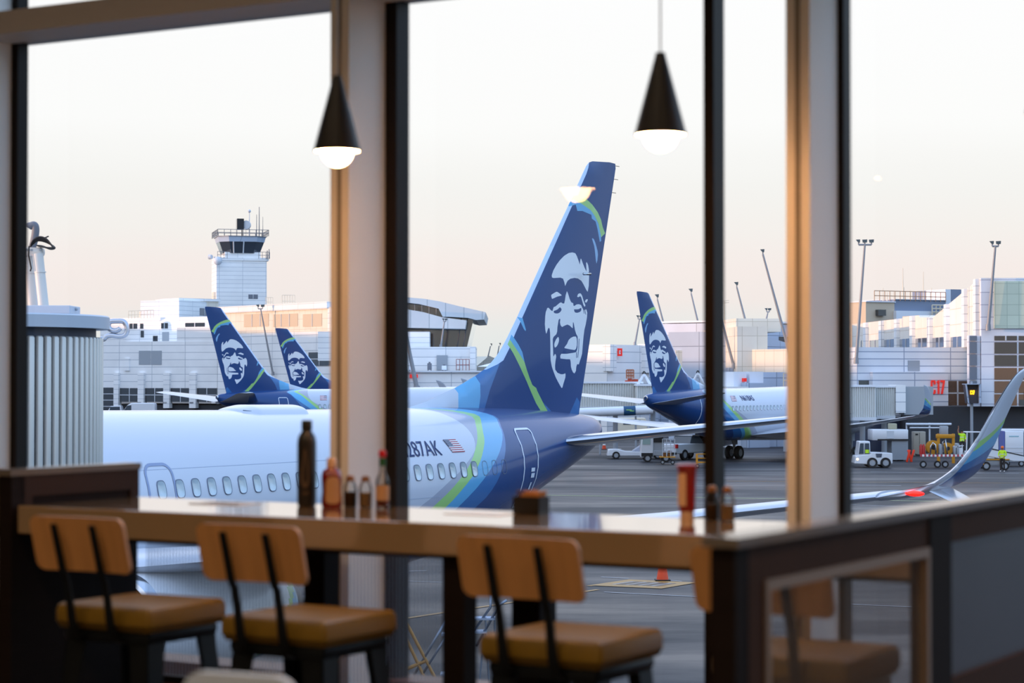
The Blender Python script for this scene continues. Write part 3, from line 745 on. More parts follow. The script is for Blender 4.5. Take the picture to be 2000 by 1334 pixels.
def apronmat():
    m = mat('apron concrete', '#5a5c62', .45, spec=.14); nt = m.node_tree; b = nt.nodes['Principled BSDF']
    tc = nt.nodes.new('ShaderNodeTexCoord'); mp = nt.nodes.new('ShaderNodeMapping'); mp.inputs['Scale'].default_value = (.03, .10, 1)
    n = nt.nodes.new('ShaderNodeTexNoise'); n.inputs['Scale'].default_value = 1.6; n.inputs['Detail'].default_value = 8; n.inputs['Roughness'].default_value = .62
    n2 = nt.nodes.new('ShaderNodeTexNoise'); n2.inputs['Scale'].default_value = 40; n2.inputs['Detail'].default_value = 3
    nt.links.new(tc.outputs['Object'], mp.inputs[0]); nt.links.new(mp.outputs[0], n.inputs['Vector']); nt.links.new(tc.outputs['Object'], n2.inputs['Vector'])
    cr = nt.nodes.new('ShaderNodeValToRGB'); e = cr.color_ramp.elements
    e[0].position = .3; e[0].color = lin('#333437'); e[1].position = .7; e[1].color = lin('#4b4b4f')
    nt.links.new(n.outputs['Fac'], cr.inputs[0]); mx = nt.nodes.new('ShaderNodeMix'); mx.data_type = 'RGBA'; mx.blend_type = 'MULTIPLY'; mx.inputs[0].default_value = .25
    nt.links.new(cr.outputs[0], mx.inputs[6]); nt.links.new(n2.outputs['Color'], mx.inputs[7]); nt.links.new(mx.outputs[2], b.inputs['Base Color'])
    r = nt.nodes.new('ShaderNodeMapRange'); r.inputs[1].default_value = .42; r.inputs[2].default_value = .66; r.inputs[3].default_value = .62; r.inputs[4].default_value = .36
    nt.links.new(n.outputs['Fac'], r.inputs[0]); nt.links.new(r.outputs[0], b.inputs['Roughness'])
    return m
g = MB(); g.add([(-900, 1, 0), (900, 1, 0), (900, 1500, 0), (-900, 1500, 0)], [(0, 1, 2, 3)])
struct(g.build('apron_ground', apronmat(), fix=False))
def gline(pa, pb, wd, mt, name):
    a, b = G(*pa), G(*pb); d = (b - a).normalized(); n = Vector((-d.y, d.x, 0)) * wd / 2
    mb = MB(); mb.add([a + n, a - n, b - n, b + n], [(0, 1, 2, 3)]); mb.v = [(x, y, .012) for x, y, z in mb.v]
    return mb
WL = mat('worn white apron paint', '#969aa2', .5, noise=.2, nscale=2); YL = mat('worn yellow apron paint', '#9c7433', .5, noise=.25, nscale=2); GL = mat('pale green yellow paint', '#a3b27c', .5)
def gmark(name, segs, m, label):
    mb = MB()
    for pa, pb, wd in segs: q = gline(pa, pb, wd, m, name); mb.add(q.v, q.f)
    o = mb.build(name, m, fix=False); struct(o); return o
gmark('ground_marking', [((1030, 967), (1560, 975), .25), ((1560, 975), (1990, 982), .25)], GL, '')
gmark('ground_marking', [((1174, 1127.5), (1228, 1130.5), .12), ((1310, 1134.5), (1332, 1136), .12), ((1385, 1137), (1500, 1142), .12), ((1180, 1157), (1560, 1176), .12), ((1560, 1176), (1900, 1192), .12), ((780, 1117), (833, 1115), .1), ((780, 1135), (980, 1142), .08), ((1660, 947), (1760, 949), .3), ((1700, 922), (1990, 925), .25), ((1662, 986), (1995, 998), .15)], WL, '')
gmark('ground_marking', [((775, 1211), (880, 1195), .18), ((880, 1195), (1168, 1152), .18), ((1150, 1145), (1235, 1133), .2), ((1280, 907), (1375, 906), .3), ((1420, 940), (1990, 944), .2)], YL, '')
# yellow stand panel with worn letters
mb = MB(); q = [G(1228, 1132.5), G(1362, 1138.5), G(1292, 1150.5), G(1150, 1144)]
mb.add([(a.x, a.y, .016) for a in q], [(0, 1, 2, 3)], 0)
def inq(u, v): return (q[3].lerp(q[2], u)).lerp(q[0].lerp(q[1], u), v)
random.seed(3)
for k in range(11):
    u = .18 + k * .06; 
    a, b_, c_, d_ = inq(u, .25), inq(u + .035, .25), inq(u + .05, .75), inq(u + .015, .75)
    mb.add([(a.x, a.y, .02), (b_.x, b_.y, .02), (c_.x, c_.y, .02), (d_.x, d_.y, .02)], [(0, 1, 2, 3)], 1 if k % 3 else 2)
mb.build('ground_marking', [YL, mat('grey worn paint', '#55585f', .6), WL], fix=False)['kind'] = 'structure'
# far ground rise and hills beyond the field
hl = MB(); pts = []
for k in range(61):
    x = -1500 + 3000 * k / 60; h = 50 + 16 * sin(k * .35) + 8 * sin(k * 1.1 + 1)
    pts.append((x, h))
hl.prism([(-1500, 0)] + pts + [(1500, 0)], 4200, 4600)
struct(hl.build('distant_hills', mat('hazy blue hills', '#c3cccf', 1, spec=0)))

# =====================================================================================
# BUILDINGS
# =====================================================================================
def frame_on(name, label, xl, Yl, xr, Yr, yt, group=None, cat='building'):
    """a thing whose local x runs along a facade; returns thing, length and maps for its pixels"""
    a = W(xl, yt, Yl); b = W(xr, yt, Yr); d = Vector((b.x - a.x, b.y - a.y, 0)); L = d.length; ang = atan2(d.y, d.x)
    t = thing(name, label, cat, (a.x, a.y, 0), ang, group)
    d.normalize(); nrm = Vector((-d.y, d.x, 0))
    def loc(x, y):
        r = ray(x, y); c = Vector((0, 0, CAMZ)); a0 = Vector((a.x, a.y, 0))
        s = (a0 - c).dot(nrm) / r.dot(nrm); q = c + r * s - a0
        return q.dot(d), q.z
    return t, L, loc, a.z
WALLA = panelmat('cool white cladding panels', '#eef0f2', 6.0, 1.15, '#aab3be', .05)
WALLB = panelmat('white cladding, narrow courses', '#eff1f3', 4.2, .75, '#b3bbc6', .04)
WALLC = panelmat('cream tile cladding', '#e3dccf', 1.5, 1.5, '#c2b9a9', .035)
WALLG = panelmat('grey metal cladding', '#b4c3d8', 5.0, 1.6, '#7c8ba3', .05)
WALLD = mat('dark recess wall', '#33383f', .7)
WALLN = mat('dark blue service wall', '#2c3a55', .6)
TANW = mat('tan blind panel', '#c9b8a2', .5)
GLS = mat('dark building glass', '#2c3036', .08, spec=.9, coat=.6)
GLB = mat('blue grey building glass', '#566378', .08, spec=.9, coat=.6)
GRN = panelmat('pale green tile cladding', '#cfd9c6', 1.0, .9, '#aebba9', .03)
MULL = mat('pale window mullion', '#c6ccd4', .4)
ROOFW = mat('white roof membrane', '#dfe4ec', .5, noise=.05, nscale=1)
RAILM = mat('rust red railing', '#8d4038', .6); RAILY = mat('cream steel railing', '#d8cbb4', .5); RAILG = mat('dark steel railing', '#6b6f78', .5)
def facade_box(t, loc, x0, y0, x1, y1, depth, m, name='wall_block', out_=0.0, z0=None, taper=None):
    """block whose front covers the given pixels of the facade plane"""
    (a, za), (b, zb) = loc(x0, y0), loc(x1, y1)
    a2, z2 = loc(x1, y0)
    zt = za; zl = zb if z0 is None else z0
    mb = MB(); mb.prism([(a, zl), (b, zl), (b, z2 if taper else zt), (a, zt)], -out_, depth)
    return mb.build(name, m, t)
def win(t, loc, x0, y0, x1, y1, nx=1, ny=1, m=None, name='window', fr=None, off=.05, mw=.12):
    (a, zt), (b, zb) = loc(x0, y0), loc(x1, y1); _, zt2 = loc(x1, y0); zt = (zt + zt2) / 2
    mb = MB(); mb.box(a, b, -off, .1, zb, zt, 0)
    for k in range(1, nx): x = a + (b - a) * k / nx; mb.box(x - mw / 2, x + mw / 2, -off - .06, -off + .01, zb, zt, 1)
    for k in range(1, ny): z = zb + (zt - zb) * k / ny; mb.box(a, b, -off - .06, -off + .01, z - mw / 2, z + mw / 2, 1)
    return mb.build(name, [m or GLS, fr or MULL], t)
def railing(p0, p1, h, n, m, parent=None, name='railing', r=.04, rows=2):
    p0, p1 = Vector(p0), Vector(p1); mb = MB()
    for k in range(n + 1):
        p = p0.lerp(p1, k / n); mb.cyl(p, p + Vector((0, 0, h)), r, r, 6)
    for j in range(rows): z = Vector((0, 0, h * (j + 1) / rows)); mb.cyl(p0 + z, p1 + z, r, r, 6)
    return mb.build(name, m, parent)

# --- left terminal ---
t, L, loc, _ = frame_on('terminal_building', 'long white panelled terminal with a row of dark square windows below the control tower', 170, 338, 660, 322, 668)
facade_box(t, loc, 170, 668, 424, 792, 18, WALLA, 'lower_storey_wall', z0=2.6)
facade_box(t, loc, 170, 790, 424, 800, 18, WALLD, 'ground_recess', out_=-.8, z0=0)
facade_box(t, loc, 345, 640, 424, 668, 2, WALLA, 'upper_storey_wall', out_=-.1, z0=12.05)
facade_box(t, loc, 170, 728, 196 + 30, 740, 1, WALLA, 'door_block', out_=.4) if False else None
win(t, loc, 197, 757, 222, 806, 1, 4)
for x0, x1 in ((234.5, 272), (283.5, 322), (333.5, 372.5), (385, 424)): win(t, loc, x0, 758 if x0 < 500 else 757, x1, 785, 2, 2)
for x0, x1 in ((225, 234), (272, 283.5), (322, 333.5), (372.5, 385)):
    facade_box(t, loc, x0, 728, x1, 797, .5, WALLB, 'pilaster', out_=.5)
win(t, loc, 271.5, 685, 294, 712.5, 1, 1, mat('grey louvre panel', '#9aa3ad', .6), 'louvre'); win(t, loc, 295, 685, 316, 712.5, 1, 1, MATS['grey louvre panel'], 'louvre')
win(t, loc, 244.5, 700, 253.5, 724, 1, 1, WALLA, 'service_door', off=.25)
LGT = mat('small warm wall light', '#ffd9a8', .4, emit='#ffc58a', es=4)
for x in (275, 325, 377, 428):
    (a, z) = loc(x, 786.5); mb = MB(); mb.box(a - .35, a + .35, -.5, 0, z - .12, z + .1, 0); mb.box(a - .2, a + .2, -.42, -.1, z - .2, z - .121, 1); mb.build('wall_light', [RAILG, LGT if x in (275, 377) else MULL], t)
# set back storey with plant and the sunlit block
t, L, loc, _ = frame_on('rooftop_plant_building', 'stepped white rooftop block left of the control tower, peach sunlit top edge, small dark windows', 196, 352, 425, 340, 622)
facade_box(t, loc, 196, 622, 425, 670, 14, WALLB, 'wall_block', z0=12.1)
for a in ((253, 632, 268, 642), (274, 632, 280, 642), (315, 631, 328, 641.5), (362, 630.5, 400, 638), (275, 646, 281, 659), (299, 656, 308, 666.5)): win(t, loc, *a, 2 if a[2] - a[0] > 12 else 1)
win(t, loc, 317, 648.5, 330, 666, 1, 1, MATS['grey louvre panel'], 'service_door'); win(t, loc, 350, 654, 368, 659, 1, 1, MATS['grey louvre panel'], 'louvre')
t, L, loc, _ = frame_on('penthouse_block', 'small flat-roofed white penthouse left of the control tower base, sunlit left half', 307, 372, 352, 366, 586)
facade_box(t, loc, 307, 586, 350, 622, 8, WALLC, 'wall_block', z0=12)
facade_box(t, loc, 306, 584.5, 351, 587, 8.4, WALLB, 'parapet', out_=.2)
facade_box(t, loc, 272, 609, 307, 622, 6, WALLC, 'low_block', z0=12); 
win(t, loc, 281, 611, 292, 617.5, 2, 1, TANW); win(t, loc, 294, 611, 305, 617.5, 2, 1, TANW)
t, L, loc, _ = frame_on('penthouse_block', 'blue grey shaded penthouse between the small sunlit one and the control tower', 350, 362, 418, 372, 586)
facade_box(t, loc, 350, 586, 391, 622, 8, WALLB, 'wall_block', z0=12); facade_box(t, loc, 391, 589, 418, 622, 8, WALLB, 'wall_block', z0=12)
win(t, loc, 390, 602, 408, 617, 2, 1, GLB)
a = W(251, 623, 345); b = W(300, 621, 345); railing(a, b, 1.3, 8, RAILY, None).name = 'roof_railing'
tag(bpy.data.objects['roof_railing'], 'thin cream railing on the roof edge left of the penthouse blocks', 'railing')
# sunlit block with tan windows
t, L, loc, _ = frame_on('terminal_building', 'peach sunlit upper block with tan blinded windows right of the control tower foot', 412, 330, 662, 302, 601)
facade_box(t, loc, 425, 601, 640, 641, 14, WALLC, 'wall_block', z0=13.2)
facade_box(t, loc, 425, 641, 662, 790, 14, WALLA, 'lower_wall', out_=-.05, z0=2.6)
win(t, loc, 598, 757, 622, 785, 2, 2); win(t, loc, 603, 688, 646, 714, 2, 2)
facade_box(t, loc, 640, 600, 662, 641, 14, WALLB, 'end_block', z0=13.2)
facade_box(t, loc, 424.5, 600, 641, 602.5, 14.3, WALLB, 'parapet', out_=.25)
for x0, x1, n in ((477, 525, 3), (534, 582, 3), (592, 629, 2)): win(t, loc, x0, 613, x1, 637, n, 1, TANW)
a, b = W(519, 599, 318), W(533, 599, 318); tag(railing(a, b, 1.4, 3, RAILY, None, 'roof_railing'), 'short cream roof railing just right of the control tower', 'railing')
a, b = W(551, 600, 314), W(576, 600, 314); tag(railing(a, b, 1.8, 5, RAILY, None, 'roof_railing'), 'wider cream roof railing above the tan blinded windows', 'railing')

# silver duct
mb = MB(); Yd = 344
def D(x, y): return W(x, y, Yd)
pts = [D(x, y) for x, y in ((196, 662), (203, 662), (208, 657), (218, 655), (232, 657), (243, 655), (248, 647), (247, 636), (241, 628), (230, 627), (216, 628), (212, 634), (214, 642), (222, 646), (230, 645), (236, 640))]
sm = []
for i in range(len(pts) - 1):
    for j in range(4):
        t_ = j / 4; p0, p1, p2, p3 = pts[max(0, i - 1)], pts[i], pts[i + 1], pts[min(len(pts) - 1, i + 2)]
        sm.append(.5 * ((2 * p1) + (-p0 + p2) * t_ + (2 * p0 - 5 * p1 + 4 * p2 - p3) * t_ ** 2 + (-p0 + 3 * p1 - 3 * p2 + p3) * t_ ** 3))
mb.tube(sm, .42, 12); tag(mb.build('air_duct', mat('galvanised duct', '#b9bec8', .3, .9), None, True), 'fat silver looping air duct on the roof beside the jet bridge', 'duct')

# --- control tower ---
Yt = 378; base = W(463, 602, Yt); kk = Yt / F
t = thing('control_tower', 'white airport control tower with dark glass cab and rooftop antennas', 'control tower', (base.x, base.y + 4, 0), radians(14))
def tz(y): return W(463, y, Yt).z
hw = 51 * kk
mb = MB(); mb.box(-hw * 1.0, hw * .92, -4.2, 4.2, 0, tz(503)); mb.build('shaft', WALLB, t)
mb = MB(); mb.box(-hw * .93, hw * 1.0, -4.4, 4.6, tz(509), tz(505)); mb.box(-hw * .66, hw * .7, -3.4, 3.6, tz(505), tz(492)); mb.build('balcony', WALLB, t)
def frust(z0, z1, h0, h1, d0, d1, m, name, mi=0):
    mb = MB(); c = .6
    def oct_(h, d): return [(-h, -d * c), (-h * c, -d), (h * c, -d), (h, -d * c), (h, d * c), (h * c, d), (-h * c, d), (-h, d * c)]
    vs = [(x, y, z0) for x, y in oct_(h0, d0)] + [(x, y, z1) for x, y in oct_(h1, d1)]
    mb.add(vs, [(k, (k + 1) % 8, 8 + (k + 1) % 8, 8 + k) for k in range(8)] + [tuple(reversed(range(8))), tuple(range(8, 16))]); return mb.build(name, m, t)
frust(tz(494), tz(472), hw * .70, hw * .86, 3.6, 4.4, GLB if False else mat('tower cab glass', '#39414c', .1, coat=.8), 'cab_glass')
frust(tz(472), tz(462), hw * .87, hw * .92, 4.5, 4.8, WALLG, 'cab_fascia')
frust(tz(462), tz(461), hw * .95, hw * .95, 5, 5, RAILG, 'cab_roof')
for k in (-.33, .03):
    mb = MB(); mb.cyl((hw * k, -3.7, tz(494)), (hw * k * 1.1, -4.5, tz(472)), .12, .12, 6); mb.build('cab_mullion', MULL, t)
z = tz(461)
for p0, p1 in (((-hw * .97, -5), (hw * .97, -5)), ((-hw * .97, -5), (-hw * .97, 5)), ((hw * .97, -5), (hw * .97, 5)), ((-hw * .97, 5), (hw * .97, 5))):
    railing((*p0, z), (*p1, z), 1.1 * 1, 8, RAILG, t, 'roof_railing', r=.05)
for x, h, r in ((-.22, 3.2, .03), (.28, 4.6, .10), (.56, 4.0, .07), (.66, 5.4, .09), (.15, 3.0, .03), (.8, 3.6, .05)):
    mb = MB(); mb.cyl((hw * x, -3, z), (hw * x, -3, z + h), r, r * .6, 8)
    if x == .28: mb.sphere((hw * x, -3, z + h), .3, 10)
    mb.build('antenna', RAILG if x != .28 else MULL, t)
mb = MB(); mb.box(-.9, .3, -3.4, -2.6, z + 1.2, z + 3.2, 0); mb.cyl((.7, -3.2, z + 2.1), (.9, -2.6, z + 2.1), .8, .8, 16, 1); mb.cyl((0, -3, z), (0, -3, z + 1.3), .1, .1, 8, 0); mb.build('roof_radar', [mat('black equipment', '#24262a', .6), MULL], t)
mb = MB(); mb.sphere((-hw * .98, -5.6, tz(511)), 8.5 * kk, 18); mb.build('radome_dish', mat('white dome', '#ccd2da', .4), t, True)
mb = MB(); mb.cyl((-hw * 1.28, -4.5, tz(503)), (-hw * 1.2, -4.9, tz(503)), 4.8 * kk, 4.0 * kk, 16); mb.cyl((-hw * 1.1, -4, tz(503)), (-hw * .9, -4, tz(505)), .12, .12, 6); mb.build('dish_antenna', MULL, t)
railing((-hw * .97, -4.6, tz(505)), (-hw * .6, -4.6, tz(505)), 1.2, 3, RAILG, t, 'balcony_railing'); railing((hw * .6, -4.6, tz(505)), (hw * 1.02, -4.6, tz(505)), 1.2, 3, RAILG, t, 'balcony_railing')
for x in (1.0, .93): mb = MB(); mb.cyl((hw * x, -4.6, tz(505)), (hw * x, -4.6, tz(486 if x == 1 else 489)), .12, .06, 6); mb.build('antenna', RAILG, t)
mb = MB(); mb.box(hw * .22, hw * .58, -4.26, -4.1, tz(583.5), tz(575), 0); mb.box(hw * .39, hw * .41, -4.3, -4.2, tz(583.5), tz(575), 1); mb.build('window', [GLB, MULL], t)
mb = MB(); mb.box(-hw * 1.08, -hw * 1.0, -3, 0, tz(602), tz(570)); mb.build('stair_shaft', WALLC, t)

# --- curved roof hall (centre) ---
Yc = 300
t = thing('terminal_hall', 'terminal hall with a white curved roof edge and slanted dark glass end', 'building', W(795, 722, Yc) * 1, 0)
t.location = (W(795, 700, Yc).x, Yc, 0); ox = t.location.x
def C(x, y): p = W(x, y, Yc); return (p.x - ox, p.z)
top = [(700, 583), (760, 581), (794, 582), (830, 585), (860, 590), (900, 600), (940, 609), (949, 611)]
botm = [(946, 625), (930, 626), (915, 622), (880, 620), (866, 620), (858, 604), (820, 595), (794, 592), (700, 590)]
mb = MB(); mb.prism([C(*p) for p in top + botm], -3, 30); mb.build('curved_roof', panelmat('pale roof fascia', '#ced6dd', 2.6, 50, '#a3b0ba', .08), t)
mb = MB(); mb.prism([C(*p) for p in ((700, 592), (794, 592), (820, 595), (858, 604), (866, 620), (925, 623), (912, 678), (700, 678))], 0, 28); mb.build('hall_glass', mat('smoky hall glass', '#4a4340', .06, coat=1, spec=.9), t)
mb = MB()
for x0, x1, y0, y1 in ((795, 808, 592, 603), (810, 823, 594, 606), (824, 837, 596, 609), (838, 850, 599, 612), (852, 865, 603, 615)):
    pass
mb.prism([C(*p) for p in ((700, 602), (794, 606), (830, 612), (866, 622), (913, 628), (910, 644), (790, 642), (700, 640))], -6, 2); mb.build('lower_roof', MATS['pale roof fascia'], t)
mb = MB()
for x in (797, 810, 824, 838, 852): 
    (a, za), (b, zb) = C(x, 590 + (x - 795) * .14), C(x, 606 + (x - 795) * .16); mb.box(a - .06, a + .06, -.2, 0, zb, za)
mb.build('clerestory_mullions', MULL, t)
for x in (869, 893, 905):
    (a, zt), (b, zb) = C(x + 8, 622), C(x, 678); mb = MB(); mb.cyl((b, -.15, zb), (a, -.15, zt), .07, .07, 6); mb.build('glass_mullion', RAILG, t)
for (x0, y0, x1, y1, m, nm) in ((795, 650, 843, 678, WALLB, 'plant_room'),):
    (a, za), (b, zb) = C(x0, y0), C(x1, y1); mb = MB(); mb.box(a - 12, b, -8, -4, zb - 2, za); mb.build(nm, m, t)
t, L, loc, _ = frame_on('concourse_block', 'white concourse block with a grey door under the curved roof hall', 700, 288, 929, 288, 677.5)
facade_box(t, loc, 700, 677.5, 929, 730, 10, WALLA, 'wall_block', z0=0)
win(t, loc, 853, 694, 874, 723, 1, 1, MATS['grey louvre panel'], 'service_door', off=.3); facade_box(t, loc, 918, 677, 929, 724, 1, WALLB, 'corner_pier', out_=.4)
win(t, loc, 892, 694, 899, 721, 1, 1, WALLA, 'narrow_door', off=.2)
a, b = loc(892, 722); c_, d_ = loc(917, 722); railing((a, -2, b - .1), (c_, -2, b - .1), 1.5, 4, RAILM, t, 'red_railing')
t, L, loc, _ = frame_on('low_concourse', 'low white flat-roofed concourse behind the near airliner fin, air handling units on its roof', 700, 270, 980, 272, 726)
facade_box(t, loc, 700, 726.5, 975, 775, 14, WALLA, 'wall_block', z0=0); facade_box(t, loc, 700, 724, 976, 727, 14.2, ROOFW, 'parapet', out_=.4)
(a, z) = loc(797, 732); mb = MB(); 
for dx, h in ((0, .5), (.35, .5), (.8, .5)): mb.box(a + .2 + dx, a + .45 + dx, -.25, 0, z - .4, z + .05)
mb.build('red_gate_sign', mat('red sign', '#d8302c', .4, emit='#e03028', es=.5), t)
def small_box(name, label, cat, x0, y0, x1, y1, Y, dep, m, group=None):
    a, b = W(x0, y0, Y), W(x1, y1, Y); mb = MB(); mb.rbox(a.x, b.x, Y, Y + dep, b.z, a.z, min(.12, (b.x - a.x) * .2))
    o = mb.build(name, m, None, 40); tag(o, label, cat, group); return o
Yr = 277
def ahu(x0, y0, x1, y1, label, m):
    a, b = W(x0, y0, Yr), W(x1, y1, Yr); cx = (a.x + b.x) / 2; w_ = (b.x - a.x) / 2; h = a.z - b.z
    t = thing('air_handling_unit', label, 'machine', (cx, Yr, b.z - .02)); mb = MB(); mb.rbox(-w_, w_, -.8, .8, .15, h, .08); mb.build('casing', m, t, 40)
    mb = MB(); mb.box(-w_ * .9, -w_ * .6, -.7, .7, 0, .16); mb.box(w_ * .6, w_ * .9, -.7, .7, 0, .16); mb.build('skid', RAILG, t)
    mb = MB(); mb.cyl((0, -.1, h), (0, -.1, h + .15), w_ * .5, w_ * .5, 14); mb.build('fan_cowl', RAILG, t)
ahu(835, 709, 843, 724.5, 'dark grey rooftop unit left of the grey door', RAILG); ahu(863, 714, 872, 724.5, 'small white rooftop unit in front of the grey door', ROOFW); ahu(799, 716, 809, 724.5, 'white rooftop unit beside the leaning light pole', ROOFW)
t, L, loc, _ = frame_on('far_shed', 'distant low shed with a pale pitched roof beyond the near fin', 926, 330, 985, 330, 706)
mb = MB(); a, z = loc(926, 712); b, z2 = loc(985, 712); mb.prism([(a, 0), (b, 0), (b, z + .2), ((a + b) / 2, z + 1.4), (a, z - .6)], 0, 12); mb.build('shed_walls', WALLC, t)
# --- C3 gate block and things right of the near fin ---
t, L, loc, _ = frame_on('gate_building', 'grey white windowless block carrying the red C3 sign', 1186, 226, 1268, 232, 673)
facade_box(t, loc, 1186, 673, 1268, 760, 12, WALLA, 'wall_block', z0=0); facade_box(t, loc, 1184.5, 673, 1197, 725, .5, WALLB, 'corner_pier', out_=.5); facade_box(t, loc, 1253, 672, 1268, 728, .5, WALLB, 'corner_pier', out_=.5)
RED = mat('glowing red sign letters', '#f03a30', .4, emit='#ff3226', es=.18)
def sign3d(s, parent, cx, cz, size, m, sx=1.0, y=-.3, ext=.12, bold=0.0, name='sign_letters', seg=False):
    v, f = text_mesh(s, size, ext, sx, bold); mb = MB(); mb.add([(cx + x, y - zz, cz + yy) for x, yy, zz in v], f); return mb.build(name, m, parent)
cx, cz = loc(1204.5, 688)
# squarish seven-segment style C and 3
mb = MB(); u = .30
def seg(x0, x1, z0, z1): mb.box(cx + x0, cx + x1, -.5, -.35, cz + z0, cz + z1)
seg(-.35, -.25, -.42, .42); seg(-.35, -.08, .32, .42); seg(-.35, -.08, -.42, -.32); seg(-.13, -.05, .2, .42); seg(-.13, -.05, -.42, -.2)
seg(.25, .35, -.42, .42); seg(.06, .35, .32, .42); seg(.06, .35, -.42, -.32); seg(.16, .3, -.05, .05); seg(.05, .12, .2, .42); seg(.05, .12, -.42, -.2)
mb.build('sign_letters', RED, t)
t, L, loc, _ = frame_on('low_building', 'low pale building with a white roof left of the C3 block', 1130, 236, 1190, 240, 716)
facade_box(t, loc, 1110, 716, 1190, 770, 10, WALLB, 'wall_block', z0=0)
mb = MB(); a, z = loc(1130, 716); b, _z = loc(1190, 716); mb.prism([(a - 6, z), (b, z), (b - .6, z + .9), (a, z + 1.1)], -.3, 10); mb.build('roof', ROOFW, t); win(t, loc, 1154, 744, 1178, 756, 3, 2, MULL, fr=WALLG)
# grey blue terminal behind, several masses
t, L, loc, _ = frame_on('terminal_building', 'blue grey metal clad terminal strip behind the tail with N618AS', 1330, 246, 1396, 250, 674)
facade_box(t, loc, 1310, 674, 1400, 720, 10, WALLG, 'wall_block', z0=0)
t, L, loc, _ = frame_on('terminal_building', 'cream tiled wall behind the tail with N618AS', 1326, 214, 1400, 214, 685)
facade_box(t, loc, 1320, 684, 1400, 770, 6, WALLC, 'wall_block', z0=0)
for x in (1342, 1358, 1376): facade_box(t, loc, x - 2, 684, x + 1.5, 760, .3, MULL, 'rib', out_=.25)
t, L, loc, _ = frame_on('terminal_building', 'tall cream tower block lit peach by the low sun behind the dark mullion', 1374, 224, 1440, 205, 646)
facade_box(t, loc, 1374, 646, 1440, 770, 3, WALLC, 'wall_block', z0=0); facade_box(t, loc, 1374, 630, 1428, 648, 5, WALLC, 'upper_block', out_=-.5)
for a in ((1402, 718, 1412, 750), (1418, 718, 1433, 745)): win(t, loc, *a, 2, 2, GLB)
sx_, sz_ = loc(1380.5, 670); mb = MB(); mb.box(sx_ - .16, sx_ + .16, -.5, -.1, sz_ - .9, sz_ + .9); mb.build('red_sign_panel', RED, t)
t, L, loc, _ = frame_on('terminal_building', 'blue grey clad terminal with a flat roof, seen between dark mullion and tan column', 1425, 232, 1600, 246, 630)
facade_box(t, loc, 1428, 630, 1600, 770, 10, WALLG, 'wall_block', z0=0)
facade_box(t, loc, 1428, 628.5, 1600, 631, 10.3, ROOFW, 'parapet', out_=.2); win(t, loc, 1521, 658, 1560, 669, 2, 1, GLS)
t, L, loc, _ = frame_on('terminal_building', 'pale stepped block with a sloping roof line, left of the tan column', 1437, 210, 1560, 222, 650)
mb = MB(); P_ = [loc(x, y) for x, y in ((1442, 647), (1480, 652), (1560, 677))]; mb.prism([(P_[0][0], 0), (P_[2][0], 0), (P_[2][0], P_[2][1]), (P_[1][0], P_[1][1]), P_[0]], 0, 8); mb.build('wall_block', WALLG, t)
t, L, loc, _ = frame_on('terminal_building', 'cream white tiled block with a bright top edge above the nose of N618AS airliner', 1458, 206, 1570, 198, 683)
facade_box(t, loc, 1458, 683, 1570, 730, 6, WALLC, 'wall_block', z0=0)
t, L, loc, _ = frame_on('jet_bridge_block', 'white and grey gate house boxes behind the roof of the airliner marked N618AS', 1433, 192, 1560, 196, 728)
facade_box(t, loc, 1433, 726, 1458, 765, 3, ROOFW, 'white_box', z0=0); facade_box(t, loc, 1464, 726, 1491, 755, 3, ROOFW, 'white_box', z0=0)
facade_box(t, loc, 1491, 727, 1560, 775, 4, WALLG, 'grey_box', z0=0); facade_box(t, loc, 1447, 748, 1490, 775, 3, WALLG, 'grey_box', out_=1, z0=0)
facade_box(t, loc, 1400, 755, 1442, 770, 2.6, WALLB, 'tunnel_end', out_=1.5, z0=3)
sx_, sz_ = loc(1451.5, 742); mb = MB()
for k in range(3): mb.box(sx_ - .16 + k * .13, sx_ - .08 + k * .13, -.3, -.02, sz_ - .16, sz_ + .16)
mb.build('red_gate_sign', RED, t)
# white mast with railing box near tan column
t = thing('service_lift', 'cream railed platform on a tan base above the airliner roof, at the tan column', 'platform', W(1543, 775, 183)); t.location.z = 0
z0_, z1_ = W(1543, 757, 183).z, W(1543, 729, 183).z
mb = MB(); mb.cyl((0, 0, 0), (0, 0, z0_), .6, .6, 16); mb.build('column', GEARM, t, 40)
mb = MB(); mb.cyl((0, 0, z0_ - .7), (0, 0, z0_), .95, .95, 20); mb.build('turntable', mat('tan painted steel', '#c2935e', .5), t, 40)
railing((-.6, -.3, z0_), (.6, -.3, z0_), z1_ - z0_, 3, RAILY, t, 'cage', .05)

# --- right side terminal ---
t, L, loc, _ = frame_on('terminal_building', 'long white terminal wall facing left, brightly sunlit, sloping top and strip of windows', 1664, 246, 1915, 178.6, 655)
mb = MB(); prof = [(1664, 633), (1762, 622), (1763, 618), (1795, 616), (1796, 620), (1822, 620), (1913, 543)]
Pp = [loc(*p) for p in prof]; mb.prism([(Pp[0][0], 4)] + [(Pp[-1][0] + .2, 4), (Pp[-1][0] + .2, Pp[-1][1])] + Pp[::-1][1:], 0, 6); mb.build('wall_block', panelmat('warm white cladding panels', '#e8e2d8', 3.2, 1.4, '#cfc2ae', .04), t)
for x in (1694, 1724.5, 1755, 1785.5, 1820, 1853, 1888, 1911):
    yy = interp(x, prof); a, zt = loc(x - 2.6, yy + 1); b, zb = loc(x + 2.6, 678); mb = MB(); mb.box(a, b, -.35, 0, zb, zt); mb.build('pilaster', WALLB, t)
for x0, x1 in ((1674, 1692), (1699, 1721), (1727.5, 1750), (1758, 1782), (1789, 1814), (1822.5, 1849), (1857.5, 1885), (1893, 1908)):
    y0 = interp((x0 + x1) / 2, [(1674, 665.5), (1910, 656)]); win(t, loc, x0, y0, x1, 677.3, 2 if x1 - x0 > 16 else 1, 1, GLB)
